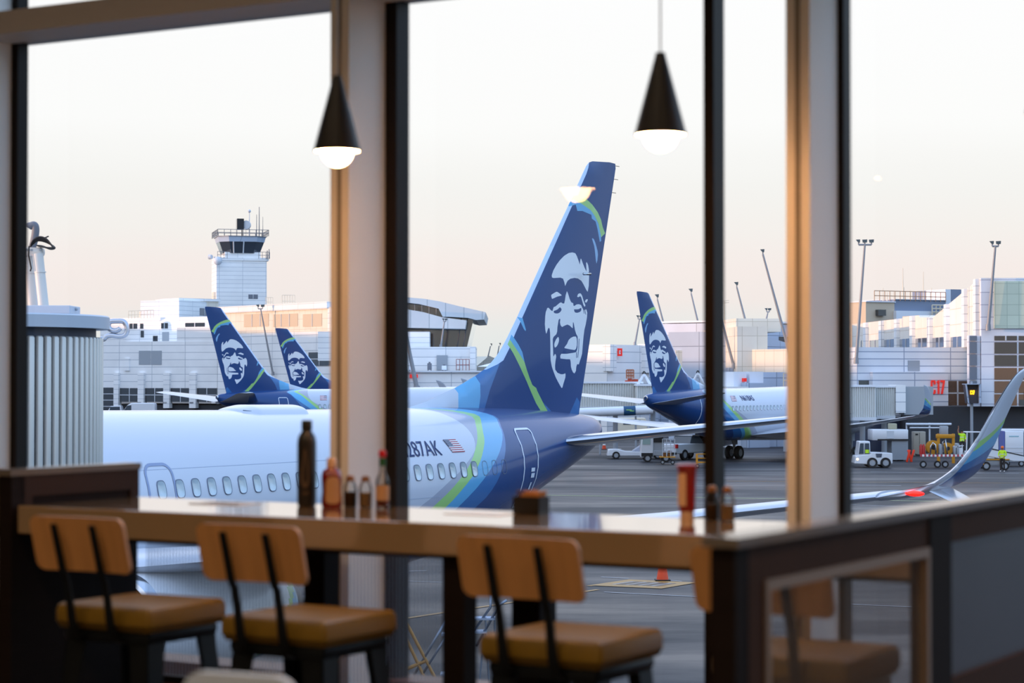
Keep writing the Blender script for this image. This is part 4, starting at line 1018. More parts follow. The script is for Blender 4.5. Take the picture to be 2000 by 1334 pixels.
t, L, loc, _ = frame_on('rooftop_plant_building', 'rooftop plant room with grey louvred side, railings and aerials on top', 1691, 268, 1850, 274, 586)
facade_box(t, loc, 1691, 590, 1747, 620, 6, TANW, 'sunlit_end', z0=8); facade_box(t, loc, 1747, 585.5, 1847, 608, 8, mat('grey louvre cladding', '#7e8aa0', .6), 'louvred_side', z0=10); facade_box(t, loc, 1690, 588, 1748, 591, 6.4, ROOFW, 'parapet', out_=.2); facade_box(t, loc, 1747, 584, 1848, 587, 8.4, ROOFW, 'parapet', out_=.2)
facade_box(t, loc, 1745, 607, 1830, 622, 8, ROOFW, 'lower_roof', out_=.6, z0=8); win(t, loc, 1710, 605, 1725, 617, 1, 1, GLS, 'equipment_box', off=.6)
facade_box(t, loc, 1847, 565, 1858, 608, 4, ROOFW, 'chimney_block', z0=8); facade_box(t, loc, 1857, 565, 1886, 600, 8, MATS['grey louvre cladding'], 'grey_block', z0=8)
a0, b0 = loc(1706, 587); a1, _x = loc(1845, 585); railing((a0, -.2, b0), (a1, -.2, b0), 1.25, 14, mat('rusty steel railing', '#b58a68', .6), t, 'roof_railing', .05, 2)
random.seed(5)
for x, y in ((1734, 562), (1773, 523), (1775, 560), (1813, 530), (1787, 565), (1802, 567), (1829, 562), (1742, 570), (1755, 568)):
    (a, zt) = loc(x, y); mb = MB(); mb.cyl((a, 1, b0), (a, 1, zt), .08, .03, 6); mb.build('aerial', RAILY, t)
a0, b0 = loc(1811, 617); a1, zt = loc(1842, 597); railing((a0, -1, b0), (a1, -1, b0), zt - b0, 4, RAILY, t, 'roof_cage', .09, 3)
# blue grey gate wall with C17
t, L, loc, _ = frame_on('gate_building', 'pale blue panelled gate wall carrying the large red C17 letters', 1674, 182, 1896, 184, 678)
facade_box(t, loc, 1674, 678, 1895, 820, 8, panelmat('blue white cladding panels', '#dde4ee', 4.3, .62, '#8e9db5', .05, .0), 'wall_block', z0=3)
facade_box(t, loc, 1699, 726.5, 1846, 796, .6, MATS['blue white cladding panels'], 'projecting_bay', out_=.7)
win(t, loc, 1773, 704, 1796, 724.5, 1, 1, MATS['grey louvre panel'], 'louvre'); win(t, loc, 1677, 743, 1697, 755, 1, 1, GLS, 'window')
facade_box(t, loc, 1846, 792, 1895, 818, 1, mat('grey spandrel', '#8a909b', .5), 'spandrel', out_=.2)
win(t, loc, 1846.5, 744, 1893, 791.5, 2, 2, mat('lit interior glass', '#2b2420', .08, coat=.8, emit='#7a4a22', es=.10), 'lounge_window')
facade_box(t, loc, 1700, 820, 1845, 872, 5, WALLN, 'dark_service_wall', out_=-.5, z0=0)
cx, cz = loc(1823.5, 756)
def letters17(cx, cz, h, y0, y1, m, parent, name, k=1.0):
    mb = MB(); s = h
    def B(x0, x1, z0, z1): mb.box(cx + x0 * s, cx + x1 * s, y0, y1, cz + z0 * s, cz + z1 * s)
    B(-.52, -.41, -.44, .44); B(-.49, -.22, .39, .5); B(-.49, -.22, -.5, -.39); B(-.28, -.17, .2, .44); B(-.28, -.17, -.44, -.2)
    B(.01, .12, -.5, .5); B(-.06, .05, .32, .42)
    B(.22, .54, .36, .5); mb.prism([(cx + .42 * s, cz + .4 * s), (cx + .54 * s, cz + .4 * s), (cx + .38 * s, cz - .5 * s), (cx + .26 * s, cz - .5 * s)], y0, y1)
    return mb.build(name, m, parent)
letters17(cx + .05, cz, 1.2, -.86, -.72, RED, t, 'sign_letters')
# glass hall at far right
t, L, loc, _ = frame_on('terminal_building', 'tall terminal block at the right edge with pale green panels above large gridded windows', 1893, 177.6, 2080, 177.4, 543)
facade_box(t, loc, 1916, 543, 2080, 826, .5, panelmat('pale violet white cladding', '#e2e6f0', 60, 1.05, '#a5abc0', .04), 'wall_block', z0=4)
facade_box(t, loc, 1893, 655, 1916, 826, 1, MATS['pale violet white cladding'], 'link_bay', out_=-.2, z0=4)
facade_box(t, loc, 1941, 549, 2080, 641, .3, GRN, 'green_panel_wall', out_=.15)
for y0, y1 in ((656, 665.5), (668, 690), (692.5, 714), (717, 741.5), (744, 767)): win(t, loc, 1894, y0, 1908, y1, 1, 1, GLB)
HG = mat('hall glass, brown inside', '#403a36', .07, coat=.8, emit='#6e4a2c', es=.05)
for r, (y0, y1) in enumerate(((656, 665), (668.5, 690.5), (693.5, 715), (718.5, 741.5), (744.5, 767.5), (770, 792))):
    for c_, (x0, x1) in enumerate(((1942, 1986), (1989.5, 2034), (2037, 2078))): win(t, loc, x0, y0, x1, y1, 2 if r == 0 else 1, 1, HG if r < 3 else mat('hall glass, lamp lit inside', '#4a3a2c', .07, coat=.8, emit='#a4683a', es=.16))
a, zb = loc(1960, 792); 
for dx in (0, 1.3): 
    mb = MB(); mb.box(a + dx, a + dx + .5, -.12, -.05, zb, zb + .5); mb.box(a + dx + .4, a + dx + .52, -.13, -.05, zb + .4, zb + 1.2); mb.build('seat_silhouette', GLS, t)
facade_box(t, loc, 1893, 820, 2080, 850, 1, MATS['grey spandrel'], 'underside_beam', out_=.3) if False else None
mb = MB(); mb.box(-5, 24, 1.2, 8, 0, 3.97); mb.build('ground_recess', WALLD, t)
for x in (1862, 1880): pass
# display box
t = thing('docking_display', 'dark gate display box with amber C17, hung on a post before the lounge window', 'sign', (W(1899, 770, 176).x, 176, 0))
def dz(y): return W(1899, y, 176).z
k_ = 176 / F
mb = MB(); mb.prism([(-13 * k_, dz(751)), (12 * k_, dz(751)), (12 * k_, dz(788)), (-8.5 * k_, dz(788))], 0, 1.1); mb.build('housing', mat('charcoal display housing', '#3a3a42', .5), t)
mb = MB(); mb.box(-14 * k_, 13 * k_, -.5, 1.2, dz(751), dz(749.5)); mb.prism([(0 * k_, 0)] * 0 or [(-14 * k_, dz(750)), (-12.5 * k_, dz(750)), (-8 * k_, dz(787)), (-9 * k_, dz(787))], -.4, 0); mb.prism([(11.5 * k_, dz(750)), (15.5 * k_, dz(750)), (16 * k_, dz(787)), (12 * k_, dz(787))], -.3, .6); mb.build('sun_hood', WALLG, t)
mb = MB(); mb.box(-11 * k_, 10 * k_, -.06, 0, dz(761), dz(752.5)); mb.build('upper_panel', DARKH, t)
letters17(0, dz(766.5), .33, -.1, -.02, mat('amber display letters', '#ffc21a', .4, emit='#ffae10', es=5), t, 'display_letters')
mb = MB(); mb.cyl((1.2 * k_, .5, 0), (1.2 * k_, .5, dz(788)), .13, .13, 10); mb.cyl((1.2 * k_, .5, dz(751)), (1.2 * k_, .5, dz(745)), .1, .1, 8); mb.build('post', GEARM, t)

# unseen block added beyond the left edge, stepped to shade apron and terminals
t = thing('terminal_building', 'long unseen block beyond the left edge, added to shade the apron', 'building', (-128, 20, 0), 0)
mb = MB(); mb.box(-10, 0, 0, 245, 0, 15.5); mb.box(-10, 0, 245, 460, 0, 17.7); mb.build('shade_block_wall', WALLA, t); mb = MB(); mb.box(-10.3, .3, -.3, 244.7, 15.5, 16); mb.box(-10.3, .3, 244.7, 460.3, 17.7, 18.2); mb.build('wing_parapet', ROOFW, t)

# --- lamp poles ---
POLE = mat('weathered light pole steel', '#8b8f96', .5, .3); HEAD = mat('floodlight housing', '#4d5a5f', .5)
def pole(label, hx, hy, bx, by, Y, heads, r=.16, down=None, arm=1.0, face=-1):
    a, b = W(bx, by, Y), W(hx, hy, Y); t = thing('light_pole', label, 'light pole', a, 0, None); d = b - a
    s = Y / F
    mb = MB(); mb.cyl((0, 0, 0), d, r, r * .6, 10); mb.cyl((0, 0, -.25), (0, 0, .3), r * 1.5, r * 1.3, 10); mb.build('mast', POLE, t, 40)
    mb = MB(); n = len(heads)
    mb.cyl((d.x + min(heads) * s, 0, d.z), (d.x + max(heads) * s, 0, d.z), r * .5, r * .5, 8)
    for h in heads: mb.cyl((d.x + h * s, 0, d.z), (d.x + h * s, 0, d.z + 6.5 * s * arm), r * .4, r * .4, 6)
    mb.build('cross_arm', POLE, t)
    for k, h in enumerate(heads):
        mb = MB(); w_ = 5.2 * s * arm; c = Vector((d.x + h * s, 0, d.z + 7 * s * arm)); f_ = face if (k == 0 or n == 1) else 1
        if n > 1 and k > 0: f_ = 0
        x0, x1 = c.x - w_ * (1.0 if f_ < 0 else .9), c.x + w_ * (.55 if f_ < 0 else .9)
        mb.prism([(x0, c.z + w_ * .55), (x1, c.z + w_ * .65), (x1 - w_ * .1, c.z - w_ * .5), (x0 + w_ * (.9 if f_ < 0 else .2), c.z - w_ * .55)], -w_ * .45, w_ * .45)
        mb.build('floodlight', HEAD, t)
pole('tallest leaning light pole between dark mullion and tan column', 1490, 497, 1545, 700, 199, [0])
pole('leaning light pole standing on the grey roof, second right of the dark mullion', 1439, 561, 1463, 655, 212, [0], .14)
pole('leaning light pole left of the dark mullion, lamp just clear of the sky', 1350, 574, 1374, 675, 248, [0], .14)
pole('leaning light pole half hidden by the leading edge of the N618AS tail', 1284, 585, 1307, 674, 246, [0], .14)
pole('leaning light pole crossing behind the dark mullion, foot on the peach block', 1382, 522, 1433, 715, 206.4, [0], .15)
pole('short twin-headed light pole on the blue grey roof near the tan column', 1500, 609, 1495, 630, 240, [-3, 3], .12, arm=.7)
pole('twin-headed light pole behind the red C3 block', 1249, 623, 1240, 673, 233, [-3, 3], .12, arm=.7)
pole('tall triple-headed light pole right of the tan column', 1689, 478, 1672, 705, 181.6, [-12, 0, 13])
pole('twin-headed light pole on the right-hand terminal block', 1944, 481, 1930, 640, 177.1, [-6, 6])
pole('leaning light pole with a bent lamp above the blue tails on the left', 509, 603, 533, 730, 315, [-5, 4], .16, arm=.8)
pole('thin light pole in front of the curved roof hall', 868, 628, 861, 677, 289, [-2, 3], .14, arm=.6)
pole('large leaning light pole beside the dark mullion, in front of the low concourse', 778, 580, 814, 758, 269.6, [0], .3)
pole('tiny distant light pole left of the near fin', 958, 676, 950, 710, 331, [2], .12, arm=.5)
pole('tiny distant light pole nearest the near fin edge', 975, 675, 969, 709, 331, [2], .12, arm=.5)
pole('light pole with its lamp just showing at the left edge of the tan column', 1549, 488, 1600, 700, 198, [0])
mb = MB(); a = W(1415, 630.5, 214.5); s = 213.5 / F; mb.cyl(a, a + Vector((0, 0, 44 * s)), .06, .04, 6)
for k in (-1, 1): mb.cyl(a + Vector((-9 * s, 0, (40 + k * 2) * s)), a + Vector((9 * s, 0, (42 + k * 2) * s)), .03, .03, 6)
tag(mb.build('rooftop_aerial', RAILY), 'spindly television aerial just right of the dark mullion', 'antenna')
# =====================================================================================
# JET BRIDGES AND APRON EQUIPMENT
# =====================================================================================
CORR = mat('corrugated off white steel', '#d5d8d6', .45)
def tunnel(name, label, x0, x1, Y, yt, yb, dep, ribs, m=CORR, rz=0, roof=True, legs=True):
    a, b = W(x0, yt, Y), W(x1, yb, Y); L = b.x - a.x
    t = thing(name, label, 'jet bridge', (a.x, Y, 0), rz); H0, H1 = b.z, a.z
    mb = MB(); n = ribs * 4
    prof = []
    for k in range(n + 1):
        prof.append((L * k / n, (0, .12, .12, 0)[k % 4]))
    vs = [(x, -y, z) for z in (H0, H1) for x, y in prof] ; N = len(prof)
    mb.add(vs, [(k, k + 1, N + k + 1, N + k) for k in range(N - 1)])
    mb.box(0, L, .02, dep, H0, H1); mb.build('tunnel_side', m, t)
    if roof: mb = MB(); mb.box(-.1, L + .1, -.22, dep + .1, H1, H1 + .16); mb.build('roof_edge', ROOFW, t)
    mb = MB(); mb.box(0, L, -.2, .2, H0 - .25, H0); mb.build('bottom_rail', MULL, t)
    if legs:
        mb = MB(); mb.cyl((L * .6, dep / 2, 0), (L * .6, dep / 2, H0), .22, .22, 12); mb.box(L * .6 - .5, L * .6 + .5, dep / 2 - .5, dep / 2 + .5, 0, .25); mb.build('support_column', GEARM, t)
    return t
tunnel('jet_bridge', 'corrugated white jet bridge tunnel right of the near fin, below the C3 block', 1128, 1254, 181, 749, 795, 3, 26)
tunnel('jet_bridge', 'upper corrugated tunnel section partly behind the N618AS tail', 1244, 1300, 178, 754, 795, 3, 14)
tunnel('jet_bridge', 'corrugated jet bridge tunnel right of the tan column, below the gate wall', 1660, 1711, 165, 756, 815, 3, 12)
t = tunnel('jet_bridge', 'shorter jet bridge tunnel section with a grey end, left of the C17 letters', 1711, 1748, 167, 757, 812, 3, 9)
q = MB(); q.box(1.52, 2.3, -.3, 3, W(0, 806, 167).z, W(0, 752, 167).z); q.build('end_portal', WALLB, t)
q = MB(); q.box(2.3, 4.6, .3, 2.6, W(0, 810, 167).z, W(0, 755, 167).z); q.build('grey_end', mat('grey tunnel end', '#9ea6ae', .5), t)
# fuel-coloured tube with the banner
a, b = W(1130, 806, 176), W(1275, 800, 176); mb = MB()
t = thing('overhead_pipe', 'long white horizontal pipe with a dark blue green printed band, right of the near tail', 'pipe', a)
mb.cyl((0, 0, 0), b - a, .38, .38, 20); mb.build('pipe', ROOFW, t, 40)
mb = MB(); p0, p1 = (W(1218, 802.5, 176) - a), (W(1241, 801.5, 176) - a); mb.cyl(p0, p1, .40, .40, 20); mb.build('printed_band', mat('blue green band', '#1d4f74', .5), t, 40)
mb = MB(); mb.box(p0.x + .2, p0.x + .65, -.43, -.40, p0.z + .05, p0.z + .12); mb.box(p0.x + .5, p0.x + .85, -.43, -.40, p0.z - .03, p0.z + .03); mb.build('band_print', GREEN, t)
for x in (8, 3): mb = MB(); mb.cyl((x * .6, .2, -a.z), (x * .6, .2, -.3), .08, .08, 8); mb.build('pipe_stand', GEARM, t)
# white A-frame props with hooks over the tunnels
def aframe(label, x, yt, yb, wpx, Y):
    s = Y / F; p = W(x, yb, Y); h = (yb - yt) * s; w_ = wpx * s; t = thing('lifting_frame', label, 'frame', p)
    for k in (-1, 1): mb = MB(); mb.cyl((k * w_, 0, -.05), (k * w_ * .12, 0, h), .13, .10, 8); mb.build('leg', ROOFW, t)
    mb = MB(); mb.box(-w_ * .2, w_ * .2, -.12, .12, h - .1, h + .12); mb.build('cap_plate', ROOFW, t)
    mb = MB(); mb.tube([(cos(q * pi / 8) * w_ * .18 - .0, 0, h + .1 + sin(q * pi / 8) * w_ * .35) for q in range(9)], .05, 6); mb.build('cable_loop', DARKH, t)
aframe('white A-shaped frame on the tunnel, left of the N618AS tail', 1258, 733, 753.5, 14, 179.5)
aframe('white A-shaped frame right of the N618AS tail', 1363, 731, 752, 13, 190)
# red access lift
t = thing('scissor_lift', 'orange red railed work platform on the low roof left of the C3 wall tail', 'lift', W(1230, 748.5, 182)); s = 182 / F
mb = MB(); mb.box(-9 * s, 9 * s, -.5, .5, 0, .25); mb.box(-4 * s, 4 * s, -.4, .4, .25, 9 * s); mb.box(5 * s, 16 * s, -.2, .2, .05, .35); mb.build('chassis', mat('orange red machine paint', '#b84a35', .5), t)
railing((-7 * s, -.5, 9 * s), (7 * s, -.5, 9 * s), 17 * s, 4, mat('rust orange railing', '#a05a34', .5), t, 'cage', .05, 3)
mb = MB(); mb.cyl((8 * s, 0, .3), (17 * s, 0, -.3), .15, .15, 8); mb.build('boom', MATS['orange red machine paint'], t)

# ---- near rotunda (left) ----
Yn = 30.0; cxp = W(-70, 700, Yn).x; R_ = W(197, 700, Yn).x - cxp; s = Yn / F
t = thing('jet_bridge', 'corrugated grey jet bridge rotunda at the left, beside the long white fuselage', 'jet bridge', (cxp, Yn, 0))
zt = W(150, 640, Yn).z
mb = MB(); n = 90
for k in range(n):
    a0 = 2 * pi * k / n
    M = Matrix.Rotation(a0, 4, 'Z') @ Matrix.Translation((R_ - .06, 0, 0)); mb.rbox(-.05, .06, -.046, .046, 3.5, zt - .14, .03, 0, M, 2)
mb.build('slats', mat('pale aluminium slat', '#cfcdc8', .35, .3), t, 40)
mb = MB(); mb.cyl((0, 0, 3.3), (0, 0, zt), R_ - .1, R_ - .1, 48); mb.build('dark_core', mat('dark slate core', '#3a4152', .6), t, 40)
mb = MB(); z1 = W(150, 617, Yn).z; mb.lathe([(R_ - .1, zt - .02), (R_ + .085, zt - .02), (R_ + .09, z1 - .02), (R_ + .07, z1), (.01, z1 + .03)], 96); mb.build('roof_rim', mat('pale grey painted rim', '#b9c2ce', .4), t, 30)
mb = MB(); mb.cyl((0, 0, 0), (0, 0, 3.4), .45, .45, 24); mb.box(-.9, .9, -.9, .9, 0, .3); mb.build('column', GEARM, t, 40)
mb = MB(); mb.rbox(W(44, 600, Yn).x - cxp, W(147, 600, Yn).x - cxp, -.35, .35, z1 + .02, W(0, 598, Yn).z, .01); mb.build('roof_beam', MATS['pale grey painted rim'], t)
mb = MB(); mb.sphere((W(149, 604, Yn).x - cxp, 0, W(0, 604, Yn).z), .025, 8); mb.build('bolt', GEARM, t)
# mast legs
t2 = thing('mast_frame', 'pair of white tubular mast legs standing on the rotunda roof', 'mast', (cxp, Yn, W(0, 598, Yn).z))
zb = W(0, 598, Yn).z
def N_(x, y, dy=0): p = W(x, y, Yn); return (p.x - cxp, dy, p.z - zb)
PW = mat('white painted steel tube', '#d6d2cc', .4)
for (xa, ya, xb, yb, dy, r) in ((88, 598, 77, 496, -.1, .075), (60, 598, 50, 500, .15, .075)):
    mb = MB(); mb.cyl(N_(xa, ya, dy), N_(xb, yb, dy), r, r, 20); mb.cyl(N_((xa + xb) / 2 - 1, 533, dy), N_((xa + xb) / 2 - 1, 531, dy), r * 1.12, r * 1.12, 20); mb.build('leg', PW, t2, 40)
mb = MB(); a = N_(52, 485); b = N_(85, 485); mb.rbox(a[0], b[0], -.12, .12, N_(0, 500)[2], N_(0, 484)[2], .03); mb.build('head_block', PW, t2, 40)
for x in (57, 66, 82): mb = MB(); c = N_(x, 489, -.13); mb.cyl(c, (c[0], -.115, c[2]), .016, .016, 12); mb.build('bolt', GEARM, t2)
RUB = mat('black rubber cable', '#2b2624', .6)
t3 = thing('cable_bundle', 'loose bundle of dark cables drooping over the mast head', 'cables', Vector(t2.location)); zb3 = 0
mb = MB()
for k in range(6):
    pts = [(60 + k, 482 - k * .5), (66 + k, 474 - k), (76 + k * 1.2, 470 - k * 1.2), (90 + k, 473 - k), (103 + k * .8, 480 + k * .6), (107, 485), (98, 486.5 - k * .3), (84, 481 + k * .4), (74, 480)]
    sm = smoothpoly(pts, 4)[:-4]; mb.tube([N_(x, y, -.03 * k) for x, y in sm], .012, 6)
mb.build('cable_coil', RUB, t3, True)
mb = MB(); mb.tube([N_(x, y) for x, y in smoothpoly([(60, 483), (70, 472), (82, 467), (95, 462)], 4)[:-4]], .01, 6); mb.tube([N_(x, y, -.16) for x, y in ((62, 482), (61, 500), (66, 525), (64, 531))], .012, 6); mb.build('stray_cable', RUB, t3, True)
mb = MB(); mb.tube([(x, y, z + zb) for x, y, z in (N_(x, y, .3) for x, y in smoothpoly([(44, 500), (54, 480), (60, 452), (59, 438), (52, 438), (44, 446)], 5)[:-5])], .055, 12)
o = mb.build('hose', mat('grey hose', '#6d6f78', .5), None, True); o.location = (cxp, Yn, 0); tag(o, 'thick grey bent hose rising at the left window frame', 'hose')

# ---- vehicles ----
VW = mat('white vehicle paint', '#dde0e6', .3, coat=.5); VG = mat('tinted vehicle glass', '#3b4a57', .08, coat=.6)
VB = mat('black plastic', '#1c1d20', .6); TL = mat('tail light red', '#d01818', .3); YEL = mat('yellow machine paint', '#c98a1e', .5); HV = mat('hi vis lime', '#c6f01e', .6); ORG = mat('traffic orange', '#e2502a', .55); RFL = mat('white reflective band', '#e8e8e6', .4)
def wheel(parent, x, y, r=.36, w_=.24):
    mb = MB(); M = Matrix.Translation((x, y, r)) @ Matrix.Rotation(pi / 2, 4, 'X')
    mb.lathe([(r * .6, -w_ / 2), (r * .95, -w_ / 2), (r, -w_ / 3), (r, w_ / 3), (r * .95, w_ / 2), (r * .6, w_ / 2)], 22, 0, M=M, cap=False); mb.lathe([(.01, -w_ / 2 + .02), (r * .6, -w_ / 2 + .03), (r * .6, w_ / 2 - .03), (.01, w_ / 2 - .02)], 16, 1, M=M)
    return mb.build('wheel', [TYRE, GEARM], parent, 40)
def body(poly, y0, y1, m, parent, name, bev=.05):
    mb = MB(); mb.prism(poly, y0, y1); o = mb.build(name, m, parent, 30)
    md = o.modifiers.new('b', 'BEVEL'); md.width = bev; md.segments = 2; md.limit_method = 'ANGLE'; md.angle_limit = radians(30); return o
# white van far left
p = G(253, 812); sc = p.y / F
t = thing('van', 'white panel van parked before the left terminal, beyond the long white fuselage', 'van', (W(228, 812, 318).x, 318, 0), 0)
k_ = 318 / F
body([(0, .35), (.05, 1.0), (.9, 1.25), (1.6, 2.2), (2.2, 2.55), (5.6, 2.55), (5.75, 2.3), (5.8, .35)], 0, 2, VW, t, 'body', .12)
mb = MB(); mb.prism([(1.0, 1.3), (1.6, 2.15), (2.2, 2.2), (2.2, 1.3)], -.02, 2.02); mb.build('windows', VG, t)
for x in (1.1, 4.7): wheel(t, x, .1); wheel(t, x, 1.9)
t = thing('van', 'small dark-windowed white vehicle just left of the white panel van', 'van', (W(218, 812, 330).x, 330, 0), 0)
body([(-.6, .4), (-.6, 1.1), (-.2, 1.9), (1.4, 2.0), (1.6, 1.2), (1.7, .4)], 0, 1.8, VW, t, 'body', .1); mb = MB(); mb.box(-.3, 1.3, -.02, .02, 1.15, 1.8); mb.build('windows', VG, t)
for x in (-.1, 1.2): wheel(t, x, .1, .3)
# pickup (right of belt loaders)
Yv = 163; p = W(1321, 880, Yv)
t = thing('pickup_truck', 'white pickup truck under the tail of the airliner marked N618AS', 'truck', (p.x, Yv, 0), radians(50))
body([(0, .62), (0, 1.28), (2.0, 1.28), (2.1, 1.28), (3.9, 1.25), (5.3, 1.1), (5.4, .55), (.1, .5)], 0, 1.95, VW, t, 'body', .08)
body([(2.05, 1.2), (2.25, 1.85), (3.3, 1.9), (4.0, 1.25)], .12, 1.83, VG, t, 'cab', .06); mb = MB(); mb.box(2.3, 3.3, .1, 1.85, 1.86, 1.94); mb.build('cab_roof', VW, t)
mb = MB(); mb.box(-.04, .22, -.03, .2, .95, 1.26); mb.build('tail_light', TL, t); mb = MB(); mb.box(-.12, .02, 0, 1.95, .45, .62); mb.build('bumper', VB, t)
for x in (1.15, 4.4): wheel(t, x, .1, .42, .28); wheel(t, x, 1.85, .42, .28); 
# yellow work stand near pickup
def stand(label, x, Y, yb, yt, wpx):
    s = Y / F; t = thing('work_stand', label, 'platform', (W(x, 880, Y).x, Y, 0)); h = (yb - yt) * s; w_ = wpx * s
    for k in (0, 1):
        for j in (0, 1): mb = MB(); mb.cyl((k * w_, j * .8, .1), (k * w_, j * .8, h), .045, .045, 6); mb.build('upright', YEL if True else YEL, t)
    mb = MB(); mb.box(0, w_, 0, .8, .35, .42); mb.build('platform', YEL, t)
    mb = MB(); mb.cyl((0, 0, h), (w_, 0, h), .04, .04, 6); mb.cyl((0, 0, h * .7), (w_, 0, h * .7), .04, .04, 6); mb.build('handrail', YEL, t)
    for k in (0, 1): wheel(t, k * w_, 0, .14, .1)
stand('yellow railed work stand beside the dark mullion foot', 1362, 150, 889, 862, 26)
# baggage tractor cab
Yv = 160; p = W(1252, 880, Yv); s = Yv / F
t = thing('baggage_tractor', 'white cabbed belt loader tractor left of the pickup truck', 'tractor', (p.x, Yv, 0))
body([(0, .35), (0, 1.35), (.12, 2.35), (.95, 2.35), (.95, .35)], 0, 1.6, VW, t, 'cab', .06)
mb = MB(); mb.box(-.03, .06, .12, 1.5, 1.35, 2.2); mb.prism([(.1, 1.35), (.16, 2.2), (.72, 2.2), (.72, 1.35)], -.03, .02); mb.build('cab_glass', mat('greenish cab glass', '#9fb8b4', .1, coat=.5), t)
body([(.95, .5), (.95, .9), (2.3, .85), (2.3, .45)], 0, 1.5, GEARM, t, 'chassis'); mb = MB(); mb.box(.85, 1.75, .1, .2, .8, 2.3); mb.box(.9, 1.7, .05, .1, 1.5, 2.2, 1); mb.build('rear_screen', [GEARM, VB], t)
mb = MB(); mb.box(.02, .9, -.04, 0, .42, .7); mb.build('bumper', VB, t)
for x in (.5, 1.9): wheel(t, x, 0, .3, .22); wheel(t, x, 1.5, .3, .22)
mb = MB(); mb.cyl((.6, .8, 2.35), (.6, .8, 2.5), .09, .07, 10); mb.build('beacon', ORG, t)
# yellow cart with gear in front of truck
t = thing('tool_cart', 'flat yellow cart loaded with brown gear between tractor and pickup', 'cart', (W(1289, 880, 156).x, 156, 0))
mb = MB(); mb.box(0, 1.15, 0, .9, .5, .58); mb.build('deck', YEL, t)
mb = MB(); mb.rbox(.25, .55, .2, .5, .58, .95, .05); mb.rbox(.6, .9, .2, .5, .58, 1.0, .05); mb.build('brown_sacks', mat('brown sacking', '#7a5230', .8), t, 40)
railing((.2, .1, .58), (1.1, .1, .58), 1.3, 3, MULL, t, 'rack', .03, 4)
for x in (.2, .95): wheel(t, x, .1, .16, .1)
# low white belt loader line
t = thing('belt_loader', 'low white belt loader with sloped deck, parked right of the near tail cone', 'loader', (W(1186, 876, 166).x, 166, 0))
body([(0, .25), (.1, .75), (.7, .8), (1.5, .62), (5.2, .55), (5.2, .25)], 0, 1.7, VW, t, 'chassis')
body([(2.0, .62), (2.7, 1.1), (5.2, 1.35), (5.2, .6)], .2, 1.5, mat('light grey deck', '#aeb4c4', .5), t, 'deck')
for x in (.7, 4.0): wheel(t, x, 0, .3, .2); wheel(t, x, 1.6, .3, .2)
mb = MB(); mb.cyl((3.9, .1, 1.2), (4.5, .1, 1.85), .07, .07, 8); mb.build('conveyor_prop', MULL, t)
small = lambda *a: None
def cone(label, px, py, h=.75, Y=None, group=None):
    p = G(px, py); t = thing('traffic_cone', label, 'traffic cone', (p.x, p.y, 0), 0, group)
    mb = MB(); mb.box(-.24, .24, -.24, .24, 0, .05); mb.build('base', VB, t)
    mb = MB(); mb.lathe([(.19, .05), (.13, h * .45), (.13, h * .45), (.085, h * .7), (.03, h)], 20, 0); mb.build('cone_body', ORG, t, 40)
    mb = MB(); mb.lathe([(.136, h * .45), (.096, h * .68)], 20, 0, cap=False); mb.build('reflective_collar', RFL, t, 40)
cone('orange traffic cone standing on the yellow stand marking beneath the table', 1294, 1134.5, 1.0)
cone('orange and white traffic cone left of the standing worker', 1922, 906, 1.0)
cone('orange traffic cone beside the dark wheels right of the near tail', 1180, 878, .85)
# white van roof glimpsed above stabilizer
t = thing('van', 'cream vehicle roof glimpsed above the near stabilizer', 'van', (W(1200, 832, 215).x, 215, 0))
body([(0, .4), (0, 1.9), (.3, 2.3), (3.2, 2.3), (3.4, 1.6), (3.4, .4)], 0, 1.9, mat('cream vehicle paint', '#ddd6c4', .4), t, 'body', .1); mb = MB(); mb.box(.9, 1.7, -.03, .02, 1.6, 2.1); mb.box(1.9, 2.7, -.03, .02, 1.6, 2.1); mb.build('windows', VG, t); wheel(t, .8, .1); wheel(t, 2.7, .1)
# white tow tug, right of tan column
Yv = 150; p = W(1672, 880, Yv)
t = thing('tow_tractor', 'white tow tractor with a driver cab right of the tan column', 'tractor', (p.x, Yv, 0))
body([(-.1, .35), (0, .85), (.75, .95), (1.05, .95), (1.05, 1.12), (2.6, 1.05), (2.62, .3), (2.2, .25), (1.4, .22), (-.1, .3)], 0, 1.7, VW, t, 'body', .09)
body([(.15, .85), (.28, 1.9), (1.02, 1.9), (1.05, .85)], .1, 1.6, VW, t, 'cab', .07)
mb = MB(); mb.prism([(.62, 1.0), (.64, 1.75), (.95, 1.75), (.97, 1.0)], .04, .1); mb.prism([(.2, 1.0), (.3, 1.75), (.55, 1.75), (.55, 1.0)], .04, .1); mb.build('cab_glass', VG, t)
mb = MB(); mb.box(.66, .92, .02, .05, 1.05, 1.3); mb.build('hi_vis_jacket', HV, t)
for x in (1.15, 2.1): wheel(t, x, .0, .37, .3); wheel(t, x, 1.6, .37, .3)
mb = MB(); mb.prism([(1.45, .75), (1.8, .75), (1.85, 1.02), (1.4, 1.02)], -.03, 0); mb.build('side_grille', mat('dark slate grille', '#4a5262', .5), t)
mb = MB(); mb.cyl((.1, -.02, .62), (.1, .05, .62), .08, .08, 12); mb.build('headlight', mat('lit headlight', '#ffd9a0', .3, emit='#ffd090', es=4), t)
